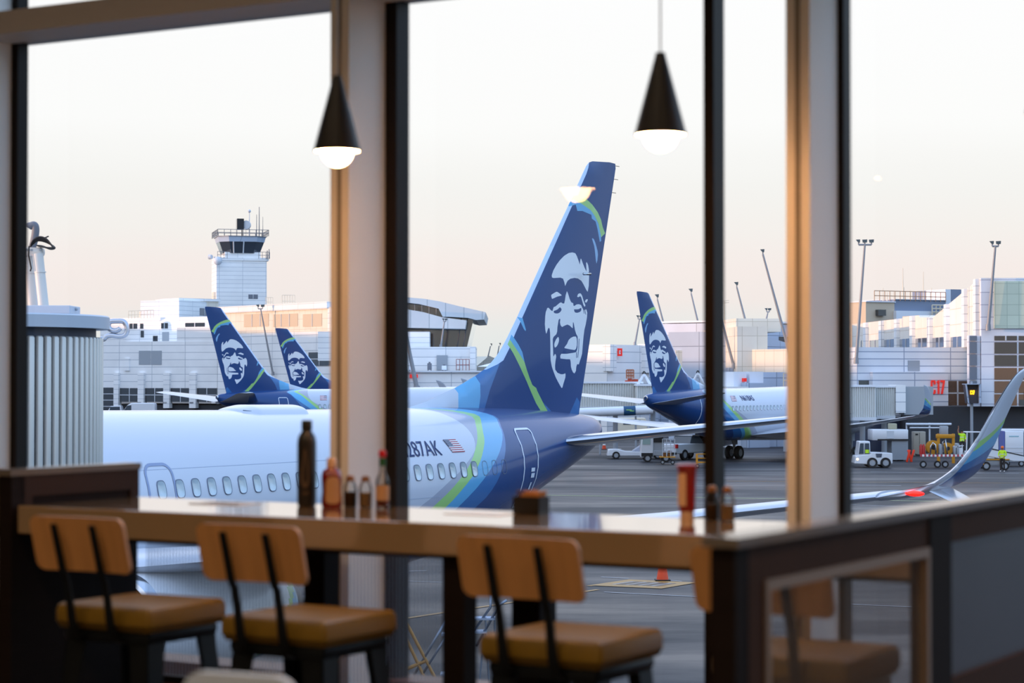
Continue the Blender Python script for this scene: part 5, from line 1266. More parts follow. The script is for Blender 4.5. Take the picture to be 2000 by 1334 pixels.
# ground air unit (white box trailer)
Yv = 162; p = W(1704, 865, Yv); s = Yv / F
t = thing('ground_air_unit', 'large white box-bodied ground unit behind the tow tractor, dark stripe along its side', 'trailer', (p.x, Yv, 0))
zt_ = W(0, 839, Yv).z; zm_ = W(0, 860, Yv).z
mb = MB(); mb.rbox(0, 70 * s, 0, 2.2, zm_, zt_, .05); mb.build('housing', VW, t, 40)
mb = MB(); mb.box(10 * s, 70 * s, -.02, 0, zm_ - .02, zm_ + .1); mb.build('dark_stripe', VB, t); mb = MB(); mb.box(28 * s, 42 * s, -.03, 0, zm_ + .14, zt_ - .1); mb.build('access_door', MULL, t)
mb = MB(); mb.box(38 * s, 70 * s, .1, 2.1, .1, zm_); mb.build('grey_base', mat('grey ribbed base', '#8e97a0', .6), t); mb = MB(); mb.rbox(36 * s, 50 * s, .4, 1.4, zt_, zt_ + .45, .05); mb.build('exhaust_hood', mat('khaki hood', '#a8a48c', .6), t, 40)
for x in (.6, 2.2): wheel(t, x, .3, .35)
t = thing('electrical_cabinet', 'beige electrical cabinet pair against the dark service wall', 'cabinet', (W(1784, 870, 172).x, 172, 0))
s = 172 / F; mb = MB(); mb.rbox(0, 24 * s, 0, .8, .05, W(0, 843, 172).z, .04); mb.build('cabinet_body', mat('beige cabinet', '#b3aa9b', .5), t, 40); mb = MB(); mb.box(12 * s - .01, 12 * s + .01, -.02, 0, .3, W(0, 845, 172).z); mb.build('door_gap', VB, t)
mb = MB(); mb.box(4 * s, 9 * s, -.02, 0, W(0, 850, 172).z, W(0, 847, 172).z); mb.build('warning_label', VB, t)
# red barrier boards
t = thing('safety_barrier', 'bright orange red folded barrier boards beside the grey cabinet', 'barrier', (W(1778, 880, 160).x, 160, 0)); s = 160 / F
for k, (dx, tl) in enumerate(((-4, .25), (0, -.3), (5, .3))):
    mb = MB(); M = Matrix.Translation((dx * s, k * .15, .45)) @ Matrix.Rotation(tl, 4, 'Y'); mb.rbox(-.08, .08, -.03, .03, -.45, .5, .02, 0, M); mb.build('board', mat('fluorescent red', '#ff4424', .5), t, 40)
# pipe rack canopy
t = thing('pipe_rack', 'white horizontal pipes on posts in front of the dark blue service wall', 'pipe', (W(1770, 860, 174).x, 174, 0)); s = 174 / F
for yy, x0, x1, r in ((828.5, 0, 88, .10), (835.5, 7, 82, .07)): mb = MB(); z = W(0, yy, 174).z; mb.cyl((x0 * s, 0, z), (x1 * s, 0, z), r, r, 12); mb.build('pipe', ROOFW, t, 40)
for x in (1, 46): mb = MB(); mb.cyl((x * s, .1, 0), (x * s, .1, W(0, 826, 174).z), .07, .07, 8); mb.build('post', ROOFW, t)
# hose / fuelling cart
Yv = 150; p = W(1797, 896, Yv); s = Yv / F
t = thing('hydrant_cart', 'long fuelling cart with two yellow hose reels and a red white striped deck edge', 'cart', (p.x, Yv, 0))
zd = W(0, 888, Yv).z; zdk = zd
mb = MB(); mb.box(0, 88 * s, 0, 1.8, zd - .12, zd); mb.build('deck', VB, t)
for k in range(22):
    mb = MB() if k == 0 else mb
    mb.box(k * 4 * s, (k * 4 + 4) * s, -.03, 0, zd - .14, zd + .02, k % 2)
mb.build('striped_edge', [mat('deck stripe red', '#b84a54', .5), RFL], t)
for x in (7, 35, 50, 80): wheel(t, x * s, .2, .25, .18)
for x, r in ((29, .50), (57, .42)):
    mb = MB(); M = Matrix.Translation((x * s, .7, zd + r)) @ Matrix.Rotation(pi / 2, 4, 'X'); mb.lathe([(r, -.25), (r, -.2), (r * .75, -.18), (r * .75, .18), (r, .2), (r, .25), (.05, .25), (.05, -.25)], 28, 0, M=M); mb.lathe([(.02, -.27), (r * .35, -.27), (r * .35, .27), (.02, .27)], 16, 1, M=M)
    for q in range(5): mb.lathe([(r * .78 + .0, -.15 + q * .07), (r * .84, -.12 + q * .07), (r * .78, -.09 + q * .07)], 24, 1, M=M, cap=False)
    mb.build('hose_reel', [YEL, VB], t, 40)
for x, h in ((38, .75), (43, .6), (66, .6), (72, .8)): mb = MB(); mb.rbox(x * s, (x + 5) * s, .1, .8, zd, zd + h, .04); mb.build('pump_cabinet', GEARM, t, 40)
mb = MB(); mb.tube([(20 * s, .0, zd), (21 * s, -.02, zd + .6), (25 * s, 0, zd + .85), (30 * s, 0, zd + .7), (31 * s, 0, zd)], .06, 8); mb.tube([(46 * s, .1, zd), (45 * s, .1, zd + .9), (50 * s, .1, zd + 1.1), (54 * s, .1, zd)], .05, 8); mb.build('chrome_hose', METAL, t, True)
for x in (3, 8): mb = MB(); mb.lathe([(.12, zd), (.12, zd + .55), (.04, zd + .75)], 14, 0, c=(x * s, .2, 0)); mb.build('fire_extinguisher', mat('extinguisher red', '#b01c1c', .35), t, 40)
mb = MB(); mb.box(74 * s, 84 * s, .2, 1.4, zd, zd + .5); mb.prism([(70 * s, zd + .5), (86 * s, zd + .62), (86 * s, zd + .66), (70 * s, zd + .56)], .1, 1.5); mb.build('engine_cover', VW, t)
# yellow lift frame behind
t = thing('yellow_gantry', 'yellow steel gantry frame rising behind the hose reels', 'frame', (W(1829, 880, 158).x, 158, 0)); s = 158 / F
for x in (4, 33): mb = MB(); mb.cyl((x * s, 0, 0), (x * s, 0, W(0, 847, 158).z), .12, .12, 8); mb.build('upright', YEL, t)
mb = MB(); z = W(0, 852, 158).z; mb.rbox(-1 * s, 36 * s, -.12, .12, z - .15, z + .15, .04); mb.build('cross_beam', YEL, t, 40)
mb = MB(); mb.rbox(10 * s, 25 * s, .3, .9, z, z + .75, .05); mb.build('grey_hopper', GEARM, t, 40)
# open-cab tug behind
t = thing('utility_tug', 'white roll-caged tug half hidden by the near winglet', 'tractor', (W(1885, 875, 158).x, 158, 0)); s = 158 / F
body([(0, .3), (0, .9), (3.2, .95), (3.2, .3)], 0, 1.5, VW, t, 'body'); zt_ = W(0, 845, 158).z
for x, y in ((.1, 0), (.1, 1.4), (1.6, 0), (1.6, 1.4)): mb = MB(); mb.cyl((x, y, .9), (x + .05, y, zt_), .05, .05, 6); mb.build('roll_bar', VW, t)
mb = MB(); mb.rbox(0, 1.8, -.05, 1.5, zt_, zt_ + .07, .03); mb.build('roof', VW, t, 40); [wheel(t, x, .05, .32) for x in (.6, 2.5)]
# baggage loader at right, container
t = thing('belt_loader', 'white conveyor belt loader with yellow frame behind the standing worker', 'loader', (W(1918, 895, 146).x, 146, 0)); s = 146 / F
body([(0, 1.05), (0, 1.55), (.4, 1.6), (2.95, .95), (2.95, .62), (2.2, .62)], 0, 1.1, VW, t, 'conveyor')
mb = MB(); mb.prism([(0, 1.6), (2.95, .98), (2.95, 1.03), (0, 1.68)], -.03, 1.1); mb.build('belt', VB, t)
mb = MB(); mb.rbox(0, 1.9, .1, 1.2, .35, .8, .06); mb.build('chassis', GEARM, t, 40); mb = MB(); mb.cyl((.1, 0, .4), (.1, 0, 1.5), .05, .05, 6); mb.cyl((1.3, 0, .4), (1.3, 0, 1.3), .05, .05, 6); mb.cyl((0, 0, .75), (1.9, 0, .75), .05, .05, 6); mb.build('yellow_frame', YEL, t)
for x in (.3, 1.6): wheel(t, x, .1, .3)
t = thing('baggage_container', 'white ribbed baggage container at the right edge with faint blue lettering', 'container', (W(1963, 880, 152).x, 152, 0)); s = 152 / F
zt_ = W(0, 842, 152).z; mb = MB(); mb.rbox(0, 1.35, 0, 1.6, .55, zt_, .05); mb.build('box', VW, t, 40)
mb = MB(); [mb.box(.05, 1.3, -.025, 0, .75 + q * .3, .78 + q * .3) for q in range(3)]; mb.build('side_ribs', MULL, t); mb = MB(); mb.box(-.12, -.02, -.02, 1.5, .5, zt_); mb.build('blue_curtain_edge', mat('violet blue edge', '#5a66a8', .6), t)
mb = MB(); [mb.box(.3 + q * .08, .35 + q * .08, -.02, 0, zt_ - .42, zt_ - .34) for q in range(9)]; mb.build('faint_lettering', mat('faint cyan ink', '#6db3c4', .6), t)
mb = MB(); mb.box(-.1, 1.4, .1, 1.5, .35, .5); mb.build('trailer_bed', GEARM, t); [wheel(t, x, .1, .22, .15) for x in (.15, 1.2)]
t = thing('catering_truck', 'white roofed dark-sided truck left of the baggage container', 'truck', (W(1938, 870, 162).x, 162, 0)); s = 162 / F
zt_ = W(0, 838, 162).z; body([(0, .5), (0, zt_ - .25), (3.6, zt_ - .25), (3.6, .5)], 0, 2, mat('slate truck side', '#4c5563', .5), t, 'body'); mb = MB(); mb.rbox(-.4, 3.8, -.1, 2.1, zt_ - .25, zt_, .08); mb.build('roof', VW, t, 40); mb = MB(); mb.box(-.05, .45, -.05, 0, .6, zt_ - .3); mb.build('pale_door', VW, t); [wheel(t, x, .1, .35) for x in (.7, 2.9)]
t = thing('belt_loader', 'white vehicle body behind the orange and white cone, partly behind the winglet', 'loader', (W(1896, 898, 149).x, 149, 0))
body([(0, .35), (0, 1.0), (.9, 1.05), (1.05, .35)], 0, 1.2, VW, t, 'body'); [wheel(t, x, .05, .26) for x in (.25, .85)]

# ---- people ----
SKIN = mat('skin', '#a87458', .6); PANT = mat('dark work trousers', '#2a2624', .8); SHOE = mat('white shoes', '#e6e4e0', .5); HAIRM = mat('dark hair', '#1f1a18', .8)
def person(label, loc, rz, joints, radii, edges, mats, vest=None, hat=None, extras=None, h=1.72):
    t = thing('person', label, 'person', loc, rz)
    me = bpy.data.meshes.new('body'); me.from_pydata(joints, edges, []); o = bpy.data.objects.new('body', me); COL.objects.link(o); o.parent = t
    md = o.modifiers.new('skin', 'SKIN'); md.use_smooth_shade = True
    for k, r in enumerate(radii): me.skin_vertices[0].data[k].radius = (r, r * .85 if k in (0, 1, 2) else r)
    for v in me.skin_vertices[0].data: v.use_root = False
    me.skin_vertices[0].data[0].use_root = True
    sb = o.modifiers.new('s', 'SUBSURF'); sb.levels = 2; sb.render_levels = 2
    dg = bpy.context.evaluated_depsgraph_get(); dg.update(); nm = bpy.data.meshes.new_from_object(o.evaluated_get(dg))
    for m in mats: nm.materials.append(m)
    o.modifiers.clear(); o.data = nm
    nm.polygons.foreach_set('use_smooth', [True] * len(nm.polygons))
    return t, o
def hand(parent, pos, sgn, m):
    """palm with five separate bent fingers hanging down"""
    V = []; E = []; R = []
    V.append((0, 0, .0)); R.append(.02); V.append((0, 0, -.07)); R.append(.032); E.append((0, 1))
    for k, (dy, L) in enumerate(((-.03, .065), (-.01, .075), (.01, .07), (.03, .055))):
        a = len(V); V += [(0, dy, -.085), (.008, dy * 1.05, -.085 - L * .55), (.03, dy, -.085 - L)]; R += [.010, .009, .008]; E += [(1, a), (a, a + 1), (a + 1, a + 2)]
    a = len(V); V += [(.02, -.035 * 1, -.045), (.04, -.05, -.075), (.05, -.05, -.10)]; R += [.011, .010, .008]; E += [(1, a), (a, a + 1), (a + 1, a + 2)]
    me = bpy.data.meshes.new('hand'); me.from_pydata(V, E, []); o = bpy.data.objects.new('hand', me); COL.objects.link(o)
    o.modifiers.new('skin', 'SKIN')
    for k, r in enumerate(R): me.skin_vertices[0].data[k].radius = (r, r)
    sb = o.modifiers.new('s', 'SUBSURF'); sb.levels = 1; sb.render_levels = 1
    dg = bpy.context.evaluated_depsgraph_get(); dg.update(); nm = bpy.data.meshes.new_from_object(o.evaluated_get(dg)); nm.materials.append(m)
    vs = [(v.co.x, v.co.y * sgn, v.co.z) for v in nm.vertices]; fs = [tuple(p.vertices) for p in nm.polygons]
    bpy.data.objects.remove(o); return vs, fs
def paint_body(nm, rules):
    for p in nm.polygons:
        for test, mi in rules:
            if test(p.center): p.material_index = mi; break
def human(label, loc, rz, hat=None, arm='front', sit=False):
    hipz = .93
    J = [(0, 0, .95), (0, 0, 1.18), (0, -.01, 1.40), (0, -.01, 1.50), (0, .01, 1.58), (0, .01, 1.66)]
    R = [.155, .15, .15, .06, .095, .085]
    E = [(0, 1), (1, 2), (2, 3), (3, 4), (4, 5)]
    for sg in (-1, 1):
        a = len(J)
        if not sit: J += [(sg * .10, 0, .86), (sg * .115, .02, .48), (sg * .13, -.03, .10), (sg * .14, .10, .05)]
        else: J += [(sg * .11, .08, .93), (sg * .13, .42, .92), (sg * .13, .46, .50), (sg * .13, .56, .45)]
        R += [.10, .062, .045, .042]; E += [(0, a), (a, a + 1), (a + 1, a + 2), (a + 2, a + 3)]
        b = len(J); sh = (sg * .21, 0, 1.42)
        if arm == 'front' or sit: J += [sh, (sg * .27, .02, 1.16), (sg * .14, .20, 1.03)]
        else: J += [sh, (sg * .30, 0, 1.66), (sg * .26, .05, 1.90)]
        if arm == 'wave' and sg < 0: J[-3:] = [sh, (sg * .25, 0, 1.14), (sg * .2, .2, 1.0)]
        R += [.07, .05, .035]; E += [(2, b), (b, b + 1), (b + 1, b + 2)]
    t, o = person(label, loc, rz, J, R, E, [SKIN, HV, PANT, SHOE])
    def zone(c):
        if sit:
            if c.z < .52: return 3
        elif c.z < .10: return 3
        if c.z < .93 or (sit and c.y > .14 and c.z < 1.0): return 2
        if c.z < 1.49 and abs(c.x) < .30 and not (c.y > .13): return 1
        return 0
    for p in o.data.polygons: p.material_index = zone(p.center)
    # face: nose, eyes, mouth, ears
    mb = MB(); mb.cyl((0, .085, 1.615), (0, .125, 1.59), .012, .02, 8); mb.build('nose', SKIN, o, True)
    for sg in (-1, 1):
        mb = MB(); mb.sphere((sg * .033, .083, 1.63), .013, 8, 0); mb.build('eye', HAIRM, o, True)
        mb = MB(); mb.sphere((sg * .088, .01, 1.61), .024, 8, 0, (.4, .8, 1.2)); mb.build('ear', SKIN, o, True)
    mb = MB(); mb.box(-.025, .025, .085, .098, 1.552, 1.56); mb.build('mouth', mat('lips', '#7a4038', .6), o)
    if hat:
        mb = MB(); mb.lathe([(.112, 1.63), (.115, 1.68), (.09, 1.75), (.04, 1.785), (.005, 1.79)], 20, 0, c=(0, 0, 0)); mb.box(-.07, .07, .08, .17, 1.645, 1.655); mb.build('cap', hat, t, 40)
    else:
        mb = MB(); mb.sphere((0, -.012, 1.67), .105, 14, 0, (1, 1.05, .85)); mb.build('hair', HAIRM, t, True)
    for sg in (-1, 1):
        k = [j for j in J if abs(j[0]) > 0][0]
        wpos = J[6 + (0 if sg < 0 else 7) + 6]
        vs, fs = hand(t, wpos, sg, SKIN); mb = MB(); up = -1 if (arm == 'wave' and sg > 0) else 1
        mb.add([(wpos[0] + x, wpos[1] + y, wpos[2] + z * up) for x, y, z in vs], fs); mb.build('hand', SKIN, o, True)
    mb = MB(); mb.lathe([(.162, 1.0), (.166, 1.03)], 20, 0, M=Matrix.Diagonal((1, .88, 1, 1)), cap=False); mb.lathe([(.164, 1.2), (.167, 1.24)], 20, 0, M=Matrix.Diagonal((1, .88, 1, 1)), cap=False); mb.build('reflective_tape', RFL, t)
    return t
pg = G(1958, 922)
human('person in a lime hi-vis vest and orange cap standing on the apron near the cone', (pg.x, pg.y, 0), radians(150), hat=mat('orange cap', '#e06a28', .6))
p = W(1879, 880, 151); human('person in lime hi-vis jacket raising an arm behind the hose reels', (p.x, 151, zdk), radians(185), arm='wave')

# ---- ladders below, by the near wing ----
STEEL = mat('galvanised ladder steel', '#8c93a0', .35, .7); YT = mat('yellow ladder rail', '#b9853c', .5)
def ground_px(x, y, z): return G(x, y, z)
t = thing('step_ladder', 'grey steel stair ladder with handrails standing on the apron below the table', 'ladder', G(905, 1334, 0) + Vector((0, 0, 0)))
o0 = Vector(t.location); Yl = o0.y
def Lp(x, y, dy=0): p = W(x, y, Yl + dy); return Vector((p.x, p.y, max(0, p.z))) - o0
for pts in (((805, 1325), (878, 1200)), ((820, 1325), (886, 1220)), ((920, 1240), (958, 1186), (958, 1162)), ((930, 1262), (975, 1182), (990, 1172))):
    mb = MB(); mb.tube([Lp(*q) for q in pts], .028, 8); mb.build('handrail', STEEL, t, True)
for pts in (((948, 1206), (955, 1334)), ((966, 1206), (967, 1320)), ((920, 1230), (928, 1210)), ((936, 1334), (946, 1230))):
    mb = MB(); mb.cyl(Lp(*pts[0]), Lp(*pts[1]), .022, .022, 8); mb.build('post', STEEL, t)
for (x0, x1, y, dy) in ((926, 967, 1209, 0), (918, 950, 1235, 0), (860, 880, 1318, 0), (862, 884, 1240, 0)):
    a = Lp(x0, y); b = Lp(x1, y - 3); mb = MB(); mb.box(a.x, b.x, -.05, .35, a.z - .02, a.z + .02); mb.build('tread', mat('pale steel tread', '#a9b6cc', .4, .5), t)
t = thing('yellow_ladder', 'yellow railed access ladder crossing the grey one on the apron beneath the table', 'ladder', G(840, 1334, 0)); o0 = Vector(t.location); Yl = o0.y
for a, b in (((779, 1188), (855, 1334)), ((790, 1240), (834, 1334))): mb = MB(); mb.cyl(Lp(*a), Lp(*b), .035, .035, 8); mb.build('rail', YT, t)
for a, b in (((787, 1310), (831, 1291)), ((792, 1312), (803, 1330))): mb = MB(); mb.cyl(Lp(*a), Lp(*b), .04, .04, 8); mb.build('rung', YT, t)
# =====================================================================================
# INSIDE: counter, stools, partitions, lamps, window wall
# local frame: u along the window wall to the right, v straight out through the glass
# =====================================================================================
PHI = radians(30.9); DV = Vector((cos(PHI), -sin(PHI), 0)); NV = Vector((sin(PHI), cos(PHI), 0))
def I(u, v, z=0.0): return DV * u + NV * v + Vector((0, 0, FLZ + z))
def ithing(name, label, cat, u, v, z=0, rz=0, group=None): return thing(name, label, cat, I(u, v, z), -PHI + rz, group)
def iz(mb, name, m, kind=True, smooth=False):
    """a setting mesh given in u,v,z"""
    o = mb.build(name, m, None, smooth); o.rotation_euler.z = -PHI; o.location = (0, 0, FLZ)
    if kind: struct(o)
    return o
def on_v(x, y, v):
    """u and z (above the floor) where a pixel meets the plane v"""
    r = ray(x, y); t = v / r.dot(NV); p = r * t; return p.dot(DV), p.z + CAMZ - FLZ
def on_u(x, y, u):
    r = ray(x, y); t = u / r.dot(DV); p = r * t; return p.dot(NV), p.z + CAMZ - FLZ
VG_ = 6.99
FRAMEW = mat('warm white painted mullion', '#f0ebe4', .5); FRAMED = mat('dark bronze window frame', '#1f1813', .5, spec=.2)
PANE = glassmat('window glass', (.985, .99, .985))
# columns (fins standing into the room) with their dark outer frame
def zc_(v): return v
n_ = 0
u_c = [on_v(50, 700, VG_)[0] - .0, on_v(758, 700, VG_)[0], on_v(1650, 700, VG_)[0]]
WTOP, SILL = 5.2, .30
u1 = on_v(50, 700, VG_)[0]; u2 = on_v(758, 700, VG_ - .02)[0]; u4 = on_v(1661, 700, VG_)[0]; u3a, u3b = on_v(1377, 700, VG_ - .04)[0], on_v(1397, 700, VG_ - .04)[0]
def fin(uR, nm, depth=.25):
    mb = MB(); mb.box(uR - .088, uR, VG_ - depth - .06, VG_ - .06, .0, WTOP)
    mb.box(uR - .052, uR - .036, VG_ - depth - .066, VG_ - depth - .058, 0, WTOP, 1)
    o = iz(mb, nm, [FRAMEW, mat('mullion groove', '#8d857a', .6)]); return o
fin(u1 - .035, 'trim_1'); fin(u2 + .012, 'trim_2'); fin(u4 - .022, 'trim_3'); fin(u4 + 1.96, 'trim_4'); fin(u1 - 2.0, 'trim_5')
def dark(u0, u1_, nm, v0=VG_ - .055, v1=VG_ + .035):
    mb = MB(); mb.box(u0, u1_, v0, v1, 0, WTOP); return iz(mb, nm, FRAMED)
dark(u1 - .12, u1, 'trim_6', v1=VG_ + .01); dark(u2 - .02, u2 + .064, 'trim_7'); dark(u4 - .11, u4, 'trim_8', v1=VG_ + .01); dark(u3a, u3b, 'trim_9', VG_ - .05, VG_ + .04)
dark(u4 + 1.86, u4 + 1.98, 'trim_10')
# transom
zt0 = on_v(50, 83, VG_ - .06)[1]
mb = MB(); mb.box(-12, u4 + 4, VG_ - .29, VG_ - .06, zt0, zt0 + .10); mb.box(-12, u4 + 4, VG_ - .06, VG_ + .06, zt0 + .01, zt0 + .09); iz(mb, 'trim_11', FRAMEW)
# curb below the glass
mb = MB(); mb.box(-12, u4 + 4, VG_ - .10, VG_ + .1, -.3, SILL); iz(mb, 'trim_12', mat('red brown wood curb', '#6b4230', .5, noise=.2, nscale=6))
# panes
for k, (a, b) in enumerate(((-12, u1 - .1), (u1, u2 - .02), (u2 + .064, u3a), (u3b, u4 - .1), (u4, u4 + 1.86), (u4 + 1.98, u4 + 4))):
    for j, (z0, z1) in enumerate(((SILL, zt0 + .02), (zt0 + .08, WTOP))):
        mb = MB(); mb.add([(a, VG_, z0), (b, VG_, z0), (b, VG_, z1), (a, VG_, z1)], [(0, 1, 2, 3)]); iz(mb, 'window_%d' % (k * 2 + j + 1), PANE)
# room shell
FLO = mat('dark grey brown floor tile', '#4b443e', .35, noise=.15, nscale=3); CEI = mat('off white ceiling', '#cfcac2', .8); WLL = mat('warm beige wall', '#a98f72', .8)
mb = MB(); mb.box(-12, 8, -7, VG_ + .1, -.3, 0); iz(mb, 'floor', FLO)
mb = MB(); mb.box(-12, 8, -7, VG_ + .1, WTOP, WTOP + .2); iz(mb, 'ceiling', CEI)
mb = MB(); mb.box(-12, 8, -7.2, -7, 0, WTOP); iz(mb, 'wall_back', WLL)
mb = MB(); mb.box(-12.2, -12, -7, VG_, 0, WTOP); iz(mb, 'wall_left', WLL)
mb = MB(); mb.box(8, 8.2, -7, VG_, 0, WTOP); iz(mb, 'wall_right', WLL)
mb = MB(); mb.box(u4 + 4, 8.2, VG_ - .1, VG_ + .1, 0, WTOP); iz(mb, 'wall_window_side', WLL)

# ---- counter table ----
DARKW = mat('dark espresso wood', '#1f1613', .65, spec=.12, noise=.25, nscale=4, stretch=(1, 1, 12))
TOPM = mat('tan laminate table', '#a48663', .12, coat=1, noise=.06, nscale=3, spec=.9)
TB0, TB1 = 5.78, 6.45; UL, UR = -5.62, -2.0
t = ithing('counter_table', 'long tan high counter table running along the window wall, bottles on top', 'table', 0, 0)
mb = MB(); mb.box(UL + .01, UR, TB0, TB1, .915, 1.02); o = mb.build('tabletop', TOPM, t); md = o.modifiers.new('b', 'BEVEL'); md.width = .006; md.segments = 2
def leg(u, v, w_=.075):
    mb = MB(); mb.box(u - w_ / 2, u + w_ / 2, v - w_ / 2, v + w_ / 2, 0, .915); mb.build('leg', DARKW, t)
def u_at(x, v): return on_v(x, 1150, v)[0]
leg(u_at(899, 5.86), 5.86, .08); leg(u_at(628, 6.40), 6.40, .095); leg(u_at(1043, 6.40), 6.40, .115)
mb = MB(); mb.box(UL + .02, UR - .01, TB0 + .08, TB0 + .13, .897, .915); mb.box(UL + .02, UR - .01, TB1 - .13, TB1 - .08, .897, .915); mb.build('under_rail', DARKW, t)
# fine wire mesh guard behind the left bays
WIRE = mat('fine grey wire mesh', '#a4adbd', .5, .4)
def mesh_panel(uA, uB, z0, z1, v, pitch, r, name, label, parent=None, axis='u', rv=None):
    mb = MB()
    n = int((uB - uA) / pitch)
    for k in range(n + 1):
        a = uA + k * pitch; mb.box(a - r, a + r, v - r, v + r, z0, z1)
    m_ = int((z1 - z0) / pitch)
    for k in range(m_ + 1):
        z = z0 + k * pitch; mb.box(uA, uB, v - r, v + r, z - r, z + r)
    return mb
g = ithing('mesh_guard', 'fine wire mesh guard panel hanging behind the legs under the left half of the counter', 'screen', 0, 0)
uG = u_at(873, 6.5)
q = mesh_panel(UL + .02, uG, .30, .93, 6.5, .016, .0011, 'm', '')
q.build('wire_mesh', WIRE, g)
mb = MB(); mb.box(UL + .02, uG, 6.49, 6.51, .90, .94); mb.box(UL + .02, uG, 6.49, 6.51, .28, .31); mb.box(uG - .012, uG + .002, 6.49, 6.51, 0, .93); mb.build('mesh_frame', DARKW, g)

# ---- stools ----
OAK = mat('honey oak plywood', '#dd9d5e', .38, noise=.16, nscale=3, stretch=(12, 1, 1), coat=.15)
MUST = mat('mustard vinyl seat', '#82621c', .42, noise=.06, nscale=8)
STL = mat('dark gunmetal stool steel', '#23272b', .38, .6)
PLYE = mat('plywood edge with sky highlight', '#d0a585', .5)  # paler than the back, with the sky highlight put into the edge colour
def stool(label):
    t = thing('counter_stool', label, 'chair', (0, 0, 0), 0, 'counter stools in a row along the table')
    # seat: padded, local x right, y toward the table, rear edge at y=-.20
    mb = MB(); mb.rbox(-.205, .205, -.20, .21, .668, .748, .022, 0, None, 4); s_ = mb.build('seat', MUST, t, 28)
    # steel pan with splayed sheet legs
    mb = MB(); mb.rbox(-.185, .185, -.18, .19, .625, .675, .02); mb.build('seat_pan', STL, t, 40)
    for sx in (-1, 1):
        for sy in (-1, 1):
            mb = MB(); tx, ty = sx * .175, sy * .17 + .005; bx, by = sx * .225, sy * .225 + .005
            for dx, dy, ww in ((1, 0, .085), (0, 1, .085)):
                w0 = ww; w1 = .035
                if dx: vs = [(tx, ty, .65), (tx - sx * w0, ty, .65), (bx - sx * w1, by, 0), (bx, by, 0)]; th = (0, -sy * .006, 0)
                else: vs = [(tx, ty, .65), (tx, ty - sy * w0, .65), (bx, by - sy * w1, 0), (bx, by, 0)]; th = (-sx * .006, 0, 0)
                vs2 = [tuple(a + b for a, b in zip(v, th)) for v in vs]
                mb.add(vs + vs2, [(0, 1, 2, 3), (7, 6, 5, 4), (0, 4, 5, 1), (1, 5, 6, 2), (2, 6, 7, 3), (3, 7, 4, 0)])
            mb.build('leg', STL, t)
    mb = MB()
    for z in (.24,):
        k = .225 - (.05 * z / .65)
        for a, b in (((-k, -k), (k, -k)), ((-k, k), (k, k)), ((-k, -k), (-k, k)), ((k, -k), (k, k))): mb.box(min(a[0], b[0]) - .006, max(a[0], b[0]) + .006, min(a[1], b[1]) - .003, max(a[1], b[1]) + .003, z, z + .03)
    mb.build('foot_rail', STL, t)
    # curved plywood back, leaning
    nx, nz = 14, 6; rows = []; hw, h0, h1 = .2, .865, 1.045; r = .03
    def bp(x, z, off):
        lean = -(z - .72) * .26 - .20; cur = .028 * (x / hw) ** 2 * -1
        return (x, lean - cur * -1 + off, z)
    outl = rrect(-hw, hw, h0, h1, r, 4, 8); N = len(outl)
    mb = MB(); 
    for off in (0, -.014): mb.v += [bp(x, z, off) for x, z in outl]
    # grid faces through cdt
    mb2 = MB(); cdt_paint(outl, [], lambda x, z: bp(x, z, 0.0), .03, mb2); cdt_paint(outl, [], lambda x, z: bp(x, z, -.014), .03, mb2, flip=True)
    k0 = len(mb2.v); mb2.v += mb.v
    for i in range(N): mb2.f.append((k0 + i, k0 + (i + 1) % N, k0 + N + (i + 1) % N, k0 + N + i)); mb2.m.append(1)
    mb2.build('backrest', [OAK, PLYE], t)
    for x in (-.10, .065):
        pts = [(-.295 - .003, 1.02), (-.262, .9), (-.234, .79), (-.222, .72), (-.205, .665), (-.16, .628), (-.05, .618)]
        sm = [];
        for i in range(len(pts) - 1):
            for j in range(4):
                q = j / 4; p0, p1, p2, p3 = pts[max(0, i - 1)], pts[i], pts[i + 1], pts[min(len(pts) - 1, i + 2)]
                sm.append(tuple(.5 * ((2 * b) + (-a + c) * q + (2 * a - 5 * b + 4 * c - d) * q * q + (-a + 3 * b - 3 * c + d) * q ** 3) for a, b, c, d in zip(p0, p1, p2, p3)))
        sm.append(pts[-1]); mb = MB(); vs = []
        for i, (y, z) in enumerate(sm):
            w_ = .011 + .006 * min(1, i / len(sm) * 1.4); a = sm[max(0, i - 1)]; b = sm[min(len(sm) - 1, i + 1)]; dy, dz_ = b[0] - a[0], b[1] - a[1]; l = sqrt(dy * dy + dz_ * dz_); ny, nz_ = dz_ / l * .004, -dy / l * .004
            for sx, sn in ((-1, -1), (1, -1), (1, 1), (-1, 1)): vs.append((x + sx * w_, y - .018 * (1 if z > .86 else .4) + ny * sn, z + nz_ * sn))
        fs = [(i * 4 + k, i * 4 + (k + 1) % 4, (i + 1) * 4 + (k + 1) % 4, (i + 1) * 4 + k) for i in range(len(sm) - 1) for k in range(4)] + [(0, 1, 2, 3), tuple((len(sm) - 1) * 4 + k for k in (3, 2, 1, 0))]
        mb.add(vs, fs); mb.build('back_strut', STL, t)
    return t
st0 = stool('oak-backed stool with mustard seat, leftmost at the counter, beside the dark partition')
stools = [(-4.705, 5.43, 0), (-4.005, 5.43, 0), (-3.045, 5.43, 0), (-2.30, 5.43, 0)]
labs = ['oak-backed stool with mustard seat, leftmost at the counter, beside the dark partition',
        'oak-backed stool with mustard seat, second from the left, in front of the black bottle',
        'oak-backed stool with mustard seat in front of the sugar packet holder, nothing before it',
        'oak-backed stool seen mostly through the mesh panel of the right partition']
for k, (u, v, r_) in enumerate(stools):
    o = st0 if k == 0 else copytree(st0)
    o.location = I(u, v); o.rotation_euler = (0, 0, -PHI + r_); o['label'] = labs[k]

